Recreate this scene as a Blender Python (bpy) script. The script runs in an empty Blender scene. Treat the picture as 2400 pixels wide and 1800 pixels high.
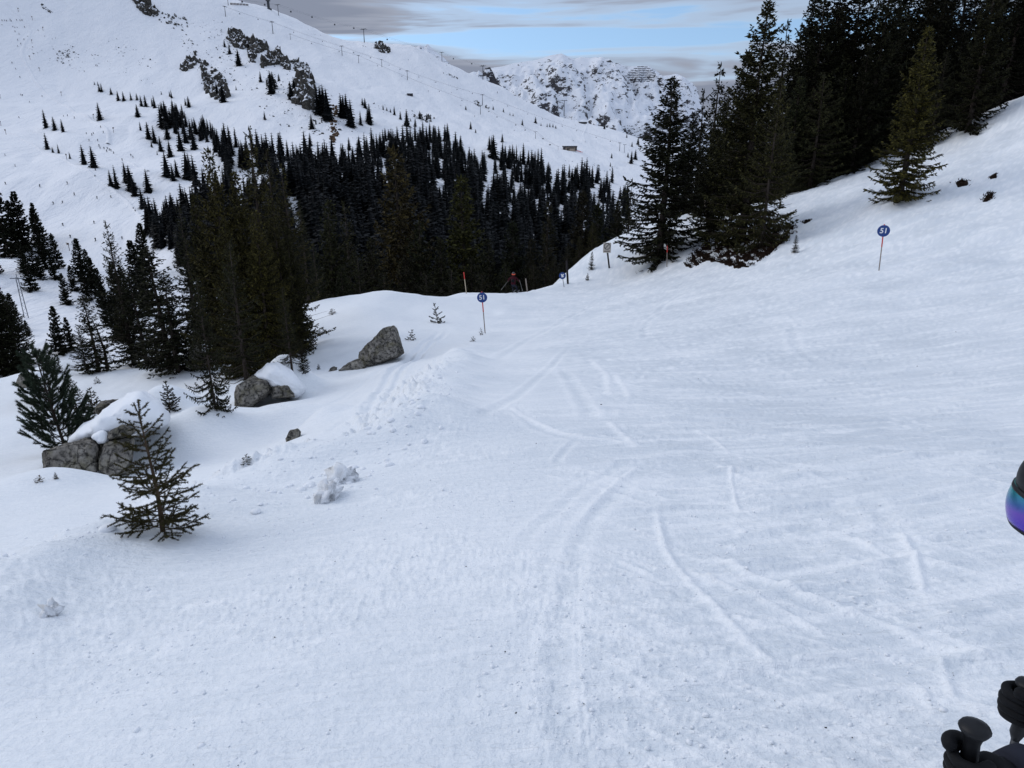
import bpy, bmesh, math, random
import numpy as np
from mathutils import Vector, Matrix, Euler
random.seed(11)
rng = np.random.default_rng(11)
S = bpy.context.scene
COL = S.collection

# ---------------------------------------------------------------- camera
PITCH = math.radians(20.0)
F = 1664.0                      # focal length in pixels of the 2400 x 1800 photograph
cam_d = bpy.data.cameras.new('camera')
cam_d.sensor_width = 36.0
cam_d.lens = F / 2400.0 * 36.0
cam_d.clip_start = 0.05
cam_d.clip_end = 30000.0
cam = bpy.data.objects.new('camera', cam_d)
cam.rotation_euler = (math.radians(90) - PITCH, 0, 0)
COL.objects.link(cam)
S.camera = cam
CP, SP = math.cos(PITCH), math.sin(PITCH)

# ---------------------------------------------------------------- world, sun, exposure
SUN_EL, SUN_AZ = math.radians(34.0), math.radians(-70.0)   # azimuth from +Y, negative = left
world = bpy.data.worlds.new('World')
S.world = world
world.use_nodes = True
wn, wl = world.node_tree.nodes, world.node_tree.links
wn.clear()
def W(t, **kw):
    n = wn.new(t)
    for k, v in kw.items(): setattr(n, k, v)
    return n
def wmath(op, a, b=None, clamp=False):
    n = W('ShaderNodeMath', operation=op); n.use_clamp = clamp
    for i, v in enumerate((a, b)):
        if v is None: continue
        if isinstance(v, (int, float)): n.inputs[i].default_value = v
        else: wl.new(v, n.inputs[i])
    return n.outputs[0]
def wramp(fac, stops, interp='EASE'):
    n = W('ShaderNodeValToRGB'); n.color_ramp.interpolation = interp
    cr = n.color_ramp
    while len(cr.elements) > 1: cr.elements.remove(cr.elements[-1])
    cr.elements[0].position = stops[0][0]; cr.elements[0].color = stops[0][1]
    for p, c in stops[1:]:
        e = cr.elements.new(p); e.color = c
    wl.new(fac, n.inputs[0])
    return n.outputs[0]
def g4(v): return (v, v, v, 1)
tc = W('ShaderNodeTexCoord')
sky = W('ShaderNodeTexSky', sky_type='NISHITA', sun_disc=False)
sky.sun_elevation = SUN_EL
sky.sun_rotation = SUN_AZ
sky.altitude = 1900.0
sky.air_density = 1.6
sky.dust_density = 0.2
sky.ozone_density = 2.2
bg_sky = W('ShaderNodeBackground'); bg_sky.inputs[1].default_value = 0.15
sv_add = W('ShaderNodeVectorMath', operation='ADD'); sv_add.inputs[1].default_value = (0, 0, 0.22)   # thin mountain air: the deeper blue sits lower
sv_n = W('ShaderNodeVectorMath', operation='NORMALIZE')
wl.new(tc.outputs['Generated'], sv_add.inputs[0]); wl.new(sv_add.outputs[0], sv_n.inputs[0]); wl.new(sv_n.outputs[0], sky.inputs[0])
wl.new(sky.outputs[0], bg_sky.inputs[0])
sep = W('ShaderNodeSeparateXYZ'); wl.new(tc.outputs['Generated'], sep.inputs[0])
mp = W('ShaderNodeMapping'); mp.inputs['Scale'].default_value = (2.6, 2.6, 30.0); mp.inputs['Location'].default_value = (3.1, 1.7, 0.42)
wl.new(tc.outputs['Generated'], mp.inputs[0])
nz = W('ShaderNodeTexNoise'); nz.inputs['Scale'].default_value = 1.25; nz.inputs['Detail'].default_value = 4; nz.inputs['Roughness'].default_value = 0.58; nz.inputs['Distortion'].default_value = 0.5
wl.new(mp.outputs[0], nz.inputs['Vector'])
mp2 = W('ShaderNodeMapping'); mp2.inputs['Scale'].default_value = (1.3, 1.3, 17.0); mp2.inputs['Location'].default_value = (7.3, 0.4, 2.2)
wl.new(tc.outputs['Generated'], mp2.inputs[0])
nz2 = W('ShaderNodeTexNoise'); nz2.inputs['Scale'].default_value = 1.6; nz2.inputs['Detail'].default_value = 2; nz2.inputs['Roughness'].default_value = 0.5
wl.new(mp2.outputs[0], nz2.inputs['Vector'])
zw = wmath('ADD', sep.outputs[2], wmath('MULTIPLY', wmath('SUBTRACT', nz2.outputs[0], 0.5), 0.045))
cover = wramp(zw, [(0.0, g4(0.70)), (0.060, g4(0.68)), (0.077, g4(0.60)), (0.086, g4(0.50)), (0.092, g4(0.52)), (0.099, g4(0.40)), (0.104, g4(0.16)), (0.111, g4(0.18)), (0.117, g4(0.53)), (0.138, g4(0.47)), (0.17, g4(0.62)), (0.35, g4(0.62)), (1.0, g4(0.60))], 'LINEAR')
side = wmath('MULTIPLY', wmath('SUBTRACT', -0.03, sep.outputs[0]), 1.3, True)     # the gap in the deck closes towards the west
mask_in = wmath('ADD', nz.outputs[0], wmath('SUBTRACT', wmath('ADD', cover, wmath('MINIMUM', side, 0.30)), 0.5))
mask = wramp(mask_in, [(0.34, g4(0)), (0.48, g4(0.5)), (0.64, g4(1.0))])
shade = wramp(mask_in, [(0.36, (0.98, 1.03, 1.08, 1)), (0.48, (0.74, 0.79, 0.90, 1)), (0.60, (0.50, 0.55, 0.68, 1)), (0.74, (0.37, 0.42, 0.55, 1))])
# cloud deck is brighter overhead than near the horizon, as under any thin overcast
zen = wramp(sep.outputs[2], [(0.0, g4(0.29)), (0.15, g4(0.31)), (0.5, (0.512, 0.525, 0.53, 1)), (1.0, (0.60, 0.618, 0.626, 1))], 'LINEAR')
mixc = W('ShaderNodeMix', data_type='RGBA', blend_type='MULTIPLY'); mixc.inputs[0].default_value = 1.0
wl.new(shade, mixc.inputs[6]); wl.new(zen, mixc.inputs[7])
bg_cl = W('ShaderNodeBackground'); bg_cl.inputs[1].default_value = 1.80
wl.new(mixc.outputs[2], bg_cl.inputs[0])
mixs = W('ShaderNodeMixShader')
wl.new(mask, mixs.inputs[0]); wl.new(bg_sky.outputs[0], mixs.inputs[1]); wl.new(bg_cl.outputs[0], mixs.inputs[2])
wo = W('ShaderNodeOutputWorld'); wl.new(mixs.outputs[0], wo.inputs[0])

sun_d = bpy.data.lights.new('sun', 'SUN'); sun_d.energy = 0.95; sun_d.angle = math.radians(45); sun_d.color = (1.0, 0.965, 0.92)
sun = bpy.data.objects.new('sun', sun_d); COL.objects.link(sun)
sv = Vector((math.sin(SUN_AZ) * math.cos(SUN_EL), math.cos(SUN_AZ) * math.cos(SUN_EL), math.sin(SUN_EL)))
sun.rotation_euler = (-sv).to_track_quat('-Z', 'Y').to_euler()
sun.location = (0, 0, 60)
S.view_settings.view_transform = 'Standard'
S.view_settings.look = 'None'
S.view_settings.gamma = 1.0
S.view_settings.use_curve_mapping = False
S.view_settings.exposure = 0.30
S.render.engine = 'CYCLES'
S.cycles.use_denoising = True
S.cycles.denoiser = 'OPENIMAGEDENOISE'
S.cycles.denoising_input_passes = 'RGB_ALBEDO_NORMAL'
S.cycles.max_bounces = 4
S.cycles.diffuse_bounces = 2
S.cycles.transparent_max_bounces = 4

# ---------------------------------------------------------------- helpers: names, labels
def tag(o, label=None, cat=None, group=None, kind=None):
    if label: o['label'] = label
    if cat: o['category'] = cat
    if group: o['group'] = group
    if kind: o['kind'] = kind
    return o
def empty(name, loc, label, cat, group=None, rz=0.0, scale=None):
    o = bpy.data.objects.new(name, None); COL.objects.link(o)
    o.empty_display_size = 0.2
    o.location = loc; o.rotation_euler = (0, 0, rz)
    if scale: o.scale = scale
    return tag(o, label, cat, group)
def obj(name, mesh, parent=None, loc=(0, 0, 0)):
    o = bpy.data.objects.new(name, mesh); COL.objects.link(o)
    o.location = loc
    if parent: o.parent = parent
    return o
def copy_tree(o, parent=None):
    c = o.copy(); COL.objects.link(c)
    if parent: c.parent = parent
    for ch in o.children: copy_tree(ch, c)
    return c
def np_mesh(name, V, T, mats, smooth=True, midx=None):
    """V (n,3) verts, T (m,k) faces with k = 3 or 4"""
    V = np.asarray(V, np.float32); T = np.asarray(T, np.int32)
    m = bpy.data.meshes.new(name); k = T.shape[1]
    m.vertices.add(len(V)); m.vertices.foreach_set('co', V.ravel())
    m.loops.add(T.size); m.loops.foreach_set('vertex_index', T.ravel())
    m.polygons.add(len(T)); m.polygons.foreach_set('loop_start', np.arange(0, T.size, k, dtype=np.int32))
    m.polygons.foreach_set('use_smooth', np.full(len(T), smooth, bool))
    for mm in (mats if isinstance(mats, (list, tuple)) else [mats]): m.materials.append(mm)
    if midx is not None: m.polygons.foreach_set('material_index', np.asarray(midx, np.int32))
    m.update(calc_edges=True)
    return m
def bm_mesh(name, bm, mats, smooth=False):
    m = bpy.data.meshes.new(name); bm.to_mesh(m); bm.free()
    for mm in (mats if isinstance(mats, (list, tuple)) else [mats]): m.materials.append(mm)
    if smooth:
        for p in m.polygons: p.use_smooth = True
    return m
class MB:
    """collects quads/tris in python lists"""
    def __init__(s): s.v = []; s.f = []; s.m = []
    def tube(s, pts, rad, n=6, mat=0, cap=True):
        b = len(s.v); N = len(pts)
        for i, p in enumerate(pts):
            p = Vector(p)
            d = (Vector(pts[min(i + 1, N - 1)]) - Vector(pts[max(i - 1, 0)])).normalized()
            a = d.orthogonal().normalized() if i == 0 else (a - d * a.dot(d)).normalized()
            c = d.cross(a); r = rad[i] if isinstance(rad, (list, tuple)) else rad
            for k in range(n):
                t = 2 * math.pi * k / n
                s.v.append(tuple(p + (a * math.cos(t) + c * math.sin(t)) * r))
        for i in range(N - 1):
            for k in range(n):
                s.f.append((b + i * n + k, b + i * n + (k + 1) % n, b + (i + 1) * n + (k + 1) % n, b + (i + 1) * n + k)); s.m.append(mat)
        if cap:
            s.f.append(tuple(b + k for k in range(n))[::-1]); s.m.append(mat)
            s.f.append(tuple(b + (N - 1) * n + k for k in range(n))); s.m.append(mat)
    def box(s, c, h, mat=0, M=None):
        b = len(s.v)
        for z in (-1, 1):
            for x, y in ((-1, -1), (1, -1), (1, 1), (-1, 1)):
                p = Vector((x * h[0], y * h[1], z * h[2]))
                if M is not None: p = M @ p
                s.v.append(tuple(p + Vector(c)))
        for f in ((3, 2, 1, 0), (4, 5, 6, 7), (0, 1, 5, 4), (1, 2, 6, 5), (2, 3, 7, 6), (3, 0, 4, 7)):
            s.f.append(tuple(b + i for i in f)); s.m.append(mat)
    def lathe(s, prof, n=16, mat=0, M=None):
        b = len(s.v)
        for r, z in prof:
            for k in range(n):
                t = 2 * math.pi * k / n
                p = Vector((r * math.cos(t), r * math.sin(t), z))
                s.v.append(tuple(M @ p if M is not None else p))
        for i in range(len(prof) - 1):
            for k in range(n):
                s.f.append((b + i * n + k, b + i * n + (k + 1) % n, b + (i + 1) * n + (k + 1) % n, b + (i + 1) * n + k)); s.m.append(mat)
    def mesh(s, name, mats, smooth=False):
        m = bpy.data.meshes.new(name); m.from_pydata(s.v, [], s.f)
        for mm in (mats if isinstance(mats, (list, tuple)) else [mats]): m.materials.append(mm)
        m.polygons.foreach_set('material_index', s.m)
        m.polygons.foreach_set('use_smooth', [smooth] * len(s.f))
        m.update()
        return m

# ---------------------------------------------------------------- materials
class NT:
    def __init__(s, name):
        s.mat = bpy.data.materials.new(name); s.mat.use_nodes = True
        s.t = s.mat.node_tree; s.n = s.t.nodes; s.l = s.t.links
        s.b = s.n['Principled BSDF']
    def new(s, t, **kw):
        n = s.n.new(t)
        for k, v in kw.items(): setattr(n, k, v)
        return n
    def set(s, sock, v):
        if isinstance(v, bpy.types.NodeSocket): s.l.new(v, sock)
        else: sock.default_value = v
    def coord(s, scale=(1, 1, 1), rot=(0, 0, 0), kind='Object'):
        t = s.new('ShaderNodeTexCoord'); m = s.new('ShaderNodeMapping')
        m.inputs['Scale'].default_value = scale; m.inputs['Rotation'].default_value = rot
        s.l.new(t.outputs[kind], m.inputs[0]); return m.outputs[0]
    def noise(s, vec, scale, detail=4, rough=0.5, dist=0.0):
        n = s.new('ShaderNodeTexNoise')
        n.inputs['Scale'].default_value = scale; n.inputs['Detail'].default_value = detail
        n.inputs['Roughness'].default_value = rough; n.inputs['Distortion'].default_value = dist
        s.l.new(vec, n.inputs['Vector']); return n.outputs[0]
    def voro(s, vec, scale, feature='F1', out=0):
        n = s.new('ShaderNodeTexVoronoi', feature=feature); n.inputs['Scale'].default_value = scale
        s.l.new(vec, n.inputs['Vector']); return n.outputs[out]
    def math(s, op, a, b=None):
        n = s.new('ShaderNodeMath', operation=op); s.set(n.inputs[0], a)
        if b is not None: s.set(n.inputs[1], b)
        return n.outputs[0]
    def ramp(s, fac, stops, interp='LINEAR'):
        n = s.new('ShaderNodeValToRGB'); cr = n.color_ramp; cr.interpolation = interp
        while len(cr.elements) > 1: cr.elements.remove(cr.elements[-1])
        cr.elements[0].position, cr.elements[0].color = stops[0][0], c4(stops[0][1])
        for p, c in stops[1:]: cr.elements.new(p).color = c4(c)
        s.set(n.inputs[0], fac); return n.outputs[0]
    def mix(s, fac, a, b, blend='MIX'):
        n = s.new('ShaderNodeMix', data_type='RGBA', blend_type=blend)
        s.set(n.inputs[0], fac); s.set(n.inputs[6], c4(a) if isinstance(a, tuple) else a); s.set(n.inputs[7], c4(b) if isinstance(b, tuple) else b)
        return n.outputs[2]
    def bump(s, h, dist, strength=1.0, nrm=None):
        n = s.new('ShaderNodeBump'); n.inputs['Distance'].default_value = dist; n.inputs['Strength'].default_value = strength
        s.l.new(h, n.inputs['Height'])
        if nrm is not None: s.l.new(nrm, n.inputs['Normal'])
        return n.outputs[0]
    def done(s, col=None, rough=None, nrm=None, metal=None, spec=None):
        if col is not None: s.set(s.b.inputs['Base Color'], c4(col) if isinstance(col, tuple) else col)
        if rough is not None: s.set(s.b.inputs['Roughness'], rough)
        if nrm is not None: s.l.new(nrm, s.b.inputs['Normal'])
        if metal is not None: s.set(s.b.inputs['Metallic'], metal)
        if spec is not None: s.set(s.b.inputs['Specular IOR Level'], spec)
        return s.mat
def c4(c):
    if isinstance(c, (int, float)): return (c, c, c, 1)
    return c if len(c) == 4 else (c[0], c[1], c[2], 1)

def mat_snow_near():
    t = NT('snow_piste'); v = t.coord()
    vs = t.coord((1.0, 6.0, 1.0), (0, 0, 0.22))
    streak = t.noise(vs, 5.0, 2, 0.6)
    grain = t.noise(v, 20.0, 3, 0.7)
    h = t.math('ADD', t.math('MULTIPLY', streak, 0.9), grain)
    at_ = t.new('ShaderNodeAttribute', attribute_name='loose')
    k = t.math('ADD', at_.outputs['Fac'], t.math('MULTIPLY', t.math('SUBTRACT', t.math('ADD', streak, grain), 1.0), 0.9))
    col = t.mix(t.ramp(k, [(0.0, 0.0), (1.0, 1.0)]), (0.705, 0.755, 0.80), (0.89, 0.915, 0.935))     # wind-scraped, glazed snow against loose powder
    return t.done(col, t.ramp(k, [(0.0, 0.42), (0.6, 0.75)]), t.bump(h, 0.024, 0.7), spec=0.25)
def mat_snow_soft():
    t = NT('snow_soft'); v = t.coord()
    n = t.noise(v, 9.0, 3, 0.6)
    return t.done((0.85, 0.875, 0.905), 0.7, t.bump(n, 0.03, 0.5), spec=0.2)
def mat_snow_far():
    t = NT('snow_far'); vs = t.coord((1.0, 0.3, 1.0), (0, 0, -0.5))
    n = t.noise(vs, 0.06, 5, 0.68)
    col = t.mix(n, (0.80, 0.82, 0.855), (0.90, 0.91, 0.925))
    return t.done(col, 0.8, t.bump(n, 4.5, 0.9), spec=0.1)
def mat_needle(name, a, b, scale=2.0, hl=2.0):
    t = NT(name); v = t.coord()
    oi = t.new('ShaderNodeObjectInfo')
    n = t.noise(v, scale, 3)
    ge = t.new('ShaderNodeNewGeometry')
    col = t.mix(t.ramp(n, [(0.35, 0.0), (0.65, 1.0)]), a, b)
    col = t.mix(t.ramp(ge.outputs['Random Per Island'], [(0.6, 0.0), (1.0, 0.8)]), col, tuple(hl * q for q in b))
    col = t.mix(1.0, col, oi.outputs['Color'], 'MULTIPLY')
    return t.done(col, 0.7, spec=0.12)
def mat_bark(name='bark', a=(0.030, 0.022, 0.018), b=(0.085, 0.070, 0.060)):
    t = NT(name); v = t.coord((1, 1, 0.25))
    n = t.noise(v, 14.0, 5, 0.65)
    return t.done(t.mix(t.ramp(n, [(0.35, 0.0), (0.7, 1.0)]), a, b), 0.9, t.bump(n, 0.02, 0.8), spec=0.1)
def mat_rock(name, snow=True, lichen=0.5, sc=1.0, dark=1.0):
    t = NT(name); v = t.coord()
    n = t.noise(v, 2.2 * sc, 8, 0.65)
    f = t.noise(v, 9.0 * sc, 6, 0.7)
    wv = t.new('ShaderNodeVectorMath', operation='ADD'); t.l.new(v, wv.inputs[0]); nn = t.new('ShaderNodeTexNoise'); nn.inputs['Scale'].default_value = 2.5 * sc; nn.inputs['Detail'].default_value = 3
    sc_ = t.new('ShaderNodeVectorMath', operation='SCALE'); sc_.inputs['Scale'].default_value = 0.9 / sc; t.l.new(v, nn.inputs['Vector']); t.l.new(nn.outputs['Color'], sc_.inputs[0]); t.l.new(sc_.outputs[0], wv.inputs[1])
    k = t.voro(wv.outputs[0], 1.5 * sc, 'DISTANCE_TO_EDGE')
    base = t.ramp(n, [(0.30, (0.07 * dark, 0.066 * dark, 0.062 * dark)), (0.48, (0.22 * dark, 0.205 * dark, 0.182 * dark)), (0.68, (0.40 * dark, 0.375 * dark, 0.335 * dark))])
    lic = t.ramp(t.noise(v, 3.4 * sc, 5, 0.6), [(0.48, 0.0), (0.66, lichen)])
    base = t.mix(lic, base, (0.15, 0.135, 0.065))
    base = t.mix(t.ramp(f, [(0.38, 0.85), (0.52, 0.0)]), base, (0.012, 0.012, 0.012))
    base = t.mix(t.ramp(k, [(0.0, 0.7), (0.022, 0.0)]), base, (0.015, 0.014, 0.013))
    hgt = t.math('ADD', f, t.math('MULTIPLY', t.ramp(k, [(0.0, 0.0), (0.05, 1.0)]), 0.6))
    nr = t.bump(hgt, 0.09 / sc, 1.0)
    if snow:
        g = t.new('ShaderNodeNewGeometry'); sp = t.new('ShaderNodeSeparateXYZ'); t.l.new(g.outputs['Normal'], sp.inputs[0])
        up = t.math('ADD', sp.outputs[2], t.math('MULTIPLY', t.math('SUBTRACT', t.noise(v, 2.5 * sc, 5), 0.5), 0.9))
        base = t.mix(t.ramp(up, [(0.54, 0.0), (0.62, 1.0)]), base, (0.84, 0.86, 0.90))
    return t.done(base, 0.85, nr, spec=0.2)
def mat_plain(name, col, rough=0.5, metal=0.0, spec=0.4, var=0.15, scale=20.0):
    t = NT(name); v = t.coord()
    n = t.noise(v, scale, 4)
    c = t.mix(t.ramp(n, [(0.3, 0.0), (0.7, 1.0)]), tuple(x * (1 - var) for x in col), tuple(min(1, x * (1 + var)) for x in col))
    return t.done(c, rough, None, metal, spec)
M = {}
M['snow'] = mat_snow_near(); M['snow_soft'] = mat_snow_soft(); M['snow_far'] = mat_snow_far()
M['spruce'] = mat_needle('spruce_needles', (0.0045, 0.0055, 0.0036), (0.0155, 0.0160, 0.0072), 3.0, 3.0)
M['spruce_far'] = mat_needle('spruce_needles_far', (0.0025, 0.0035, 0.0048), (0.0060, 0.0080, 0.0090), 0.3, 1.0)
M['young'] = mat_needle('young_spruce_needles', (0.018, 0.017, 0.008), (0.050, 0.042, 0.017), 6.0)
M['pine'] = mat_needle('pine_needles', (0.016, 0.026, 0.020), (0.045, 0.060, 0.042), 5.0)
M['bark'] = mat_bark()
M['bark_young'] = mat_bark('bark_young', (0.055, 0.038, 0.026), (0.13, 0.095, 0.065))
M['rock'] = mat_rock('boulder_rock', False, 0.6)
M['rock_far'] = mat_rock('cliff_rock', True, 0.15, 0.16, 0.30)
M['soil'] = mat_plain('heath_soil', (0.022, 0.014, 0.010), 0.95, spec=0.05, var=0.5, scale=6)
M['heath'] = mat_plain('heath_twigs', (0.022, 0.013, 0.009), 0.9, spec=0.05, var=0.5, scale=8)
M['red'] = mat_plain('red_paint', (0.62, 0.045, 0.035), 0.55)
M['wood'] = mat_plain('weathered_wood', (0.26, 0.22, 0.19), 0.85, spec=0.1, var=0.3, scale=30)
M['pale_wood'] = mat_plain('pale_wood', (0.50, 0.42, 0.30), 0.8, spec=0.1, var=0.25, scale=30)
M['dark_wood'] = mat_plain('dark_post', (0.030, 0.026, 0.028), 0.85, spec=0.1, var=0.3)
M['blue'] = mat_plain('sign_blue', (0.012, 0.050, 0.21), 0.45, var=0.06)
M['white'] = mat_plain('sign_white', (0.80, 0.80, 0.80), 0.5, var=0.03)
M['cream'] = mat_plain('sign_cream', (0.62, 0.57, 0.50), 0.6, var=0.08)
M['steel'] = mat_plain('galvanised_steel', (0.17, 0.18, 0.20), 0.5, 0.4, var=0.15, scale=3)
M['steel_dark'] = mat_plain('dark_steel', (0.045, 0.048, 0.055), 0.5, 0.2, var=0.15, scale=3)
M['black'] = mat_plain('black_fabric', (0.0045, 0.005, 0.0065), 0.75, spec=0.2, var=0.3, scale=60)
M['black_rubber'] = mat_plain('black_plastic', (0.006, 0.0065, 0.008), 0.5, spec=0.3, var=0.1)
M['grey_trim'] = mat_plain('grey_trim', (0.30, 0.29, 0.27), 0.6)
M['maroon'] = mat_plain('maroon_jacket', (0.045, 0.007, 0.013), 0.8, spec=0.1)
M['orange'] = mat_plain('orange_strap', (0.75, 0.10, 0.04), 0.6)
M['dark_cloth'] = mat_plain('dark_cloth', (0.020, 0.022, 0.032), 0.85, spec=0.1)
M['rust'] = mat_plain('rusty_brown', (0.075, 0.045, 0.032), 0.8, spec=0.1)
M['earth'] = mat_plain('bare_earth', (0.10, 0.065, 0.042), 0.95, spec=0.05, var=0.4, scale=0.4)
M['roof_dark'] = mat_plain('dark_roof', (0.035, 0.033, 0.038), 0.7)
M['beige'] = mat_plain('beige_wall', (0.40, 0.33, 0.26), 0.8)
M['glass_dark'] = mat_plain('dark_glass', (0.02, 0.022, 0.028), 0.15)
# ---------------------------------------------------------------- projection helpers
def ray(u, v):
    du, dv = (u - 1200.0) / F, (v - 900.0) / F
    return np.array([du, CP - dv * SP, -SP - dv * CP])
def at(u, v, t): return ray(u, v) * t
def z_for_v(y, v):
    dv = (v - 900.0) / F
    return y * (dv * CP + SP) / (dv * SP - CP)
def project(p):
    d = p[1] * CP - p[2] * SP
    return 1200 + F * p[0] / d, 900 + F * (-p[1] * SP - p[2] * CP) / d, d

# ---------------------------------------------------------------- terrain
def perlin(x, y, seed=0):
    xi = np.floor(x).astype(np.int64); yi = np.floor(y).astype(np.int64)
    xf, yf = x - xi, y - yi
    def g(ix, iy):
        h = (ix * 374761393 + iy * 668265263 + seed * 974634777) & 0xffffffff
        h = ((h ^ (h >> 13)) * 1274126177) & 0xffffffff
        a = (h ^ (h >> 16)).astype(np.float64) * (2 * math.pi / 4294967296.0)
        return np.cos(a), np.sin(a)
    u = xf * xf * xf * (xf * (xf * 6 - 15) + 10); w = yf * yf * yf * (yf * (yf * 6 - 15) + 10)
    def d(ix, iy, fx, fy):
        gx, gy = g(ix, iy); return gx * fx + gy * fy
    a = d(xi, yi, xf, yf); b = d(xi + 1, yi, xf - 1, yf)
    c = d(xi, yi + 1, xf, yf - 1); e = d(xi + 1, yi + 1, xf - 1, yf - 1)
    return (a + (b - a) * u) * (1 - w) + (c + (e - c) * u) * w
def fbm(x, y, octv=4, seed=0, gain=0.5):
    s = 0.0; a = 1.0
    for i in range(octv):
        s = s + a * perlin(x * 2 ** i + 17.3 * i, y * 2 ** i - 9.1 * i, seed + i); a *= gain
    return s
def sstep(a, b, x):
    t = np.clip((x - a) / (b - a), 0, 1); return t * t * (3 - 2 * t)

def tps_fit(P, Zv, lam):
    n = len(P)
    d2 = ((P[:, None, :] - P[None, :, :]) ** 2).sum(-1)
    K = 0.5 * d2 * np.log(d2 + 1e-12) + lam * np.eye(n)
    A = np.zeros((n + 3, n + 3)); A[:n, :n] = K; A[:n, n] = 1; A[:n, n + 1:] = P; A[n, :n] = 1; A[n + 1:, :n] = P.T
    return np.linalg.solve(A, np.concatenate([Zv, np.zeros(3)]))
def tps_eval(P, c, x, y):
    x = np.asarray(x, float); out = np.empty(x.size); X = x.ravel(); Y = np.asarray(y, float).ravel(); n = len(P)
    for i in range(0, X.size, 60000):
        a, b = X[i:i + 60000], Y[i:i + 60000]
        d2 = (a[:, None] - P[None, :, 0]) ** 2 + (b[:, None] - P[None, :, 1]) ** 2
        out[i:i + 60000] = (0.5 * d2 * np.log(d2 + 1e-12)) @ c[:n] + c[n] + c[n + 1] * a + c[n + 2] * b
    return out.reshape(x.shape)

near_s = [  # (u, v, depth) of bare snow seen in the photograph
 (1300,1400,3.83),(1300,1100,6.6),(1300,950,10.6),(1300,850,18),(1137,781,35),(1300,730,44),(1200,690,53),
 (700,712,45),(904,690,46),(1008,702,50),(1119,681,54),(1233,684,56),(1300,664,59),(1329,665,60),(1428,629,60),(1425,582,70),(1350,619,68),(1312,650,64),(1480,562,72),(1380,600,69),(1545,608,58),
 (1563,625,55),(1500,645,57),(1400,672,56),
 (2110,462,45),(2400,236,58),(2278,300,60),(2213,356,59),(2000,432,60),(1845,470,62),(1700,600,50),(1650,628,48),(1740,628,44),(1870,560,46),(1950,520,46),(2060,635,32),(2400,640,27),(2400,450,40),(2250,430,44),
 (2400,850,14.5),(2400,1200,4.9),(1750,750,26),(1700,680,38),(1900,690,29),(1900,950,11.5),(1750,1200,5.4),
 (370,1245,9),(0,1130,12),(0,1800,3.0),(0,1400,5.4),(600,1450,4.0),(560,1240,6.1),(800,1125,6.8),(560,1090,10.6),(1000,1000,9.4),
 (270,1112,14),(600,958,22),(870,852,27),(455,860,32),(685,1025,14.5),
 (0,882,34),(130,878,34),(300,855,36),(390,845,37),(250,960,26),(0,1000,20),(430,980,20),(420,1040,16),(760,790,36),(720,735,43),(1000,785,33.5),(1000,860,22),(850,950,14.5),(780,1000,13),(640,900,25),
]
near_w = [(0,0,-1.75),(0,-5,-0.8),(5,-5,-0.5),(-5,-5,-1.7),(5,0,-1.6),(-5,0,-2.9),(0,-25,3.0),(20,-15,3.5),(-20,-15,-3),(-20,0,-7.0),(20,5,-0.8),(30,20,-1.5),
 (-30,15,-13),(-45,35,-24),(-30,52,-24),(-12,58,-19),(0,66,-20),(6,84,-28),(-20,75,-33),(0,90,-36),(14,94,-32),(20,86,-20),(26,100,-28),(40,100,-12),(-40,100,-42),(0,120,-45),(-70,60,-38),(-60,10,-28),
 (40,75,-1.5),(33,85,-9),(60,70,6),(70,40,9),(50,50,4.0),(60,100,3),(45,10,2.5),(90,90,14),(0,-60,11),(60,-30,13),(-60,-40,-12),(-90,100,-44),(90,0,14)]
NPTS = np.array([at(*p) for p in near_s] + [np.array(p, float) for p in near_w])
CN = tps_fit(NPTS[:, :2] / 10, NPTS[:, 2], 0.02)

far_s = [(60,705,190),(200,805,135),(20,610,240),(130,640,215),(300,640,340),(0,500,430),(330,430,500),(200,560,400),(0,300,650),(250,300,640),(100,150,850),(0,0,1100),(300,0,1150),(430,180,850),(600,300,680),
 (540,60,1000),(700,335,630),(740,200,860),(640,330,660),
 (900,330,640),(900,200,1000),(1050,250,1050),(1050,330,760),(1200,300,1120),(1330,350,970),(1300,420,720),(1440,420,800),(1500,390,1100),(900,450,480),(900,600,340),(1200,600,400),(1400,600,420),(600,450,480),(600,600,340),(450,350,600),(480,560,350),(1440,500,600),(1200,450,600)]
ridge = [(560,4,1120),(620,16,1160),(700,50,1210),(800,92,1270),(880,101,1320),(990,118,1390),(1040,148,1430),(1130,184,1470),(1200,221,1490),(1290,268,1510),(1380,292,1510),(1480,318,1480),(1570,350,1450)]
far_w = [(-40,100,-42),(0,120,-45),(-90,100,-44),(0,200,-62),(-60,200,-60),(60,200,-60),(80,300,-85),(40,130,-30),(90,90,14),(120,110,15),(160,200,5),(250,300,-10),(400,500,-40),(500,900,-100),(90,0,14),(150,0,30),(300,0,75),(300,200,60),
 (0,-60,11),(0,-300,70),(-60,-40,-12),(-300,-200,-20),(-150,0,-55),(-300,100,-72),(-320,300,-60),(-500,300,-20),(-800,500,90),(-1000,900,220),(-600,-400,20),(300,-300,140),(500,400,60),(-700,1250,300)]
FP = [at(*p) for p in far_s] + [np.array(p, float) for p in far_w]
for u, v, t in ridge:
    p = at(u, v, t); FP.append(p); FP.append(at(u, v + 12, t * .92)); FP.append(np.array([p[0] * 1.04, p[1] * 1.04, p[2] * 1.04 - 14])); FP.append(np.array([p[0] * 1.18, p[1] * 1.18, p[2] - 120])); FP.append(np.array([p[0] * 1.6, p[1] * 1.6, p[2] - 420]))
FP = np.array(FP)
CF = tps_fit(FP[:, :2] / 100, FP[:, 2], 0.01)

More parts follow.
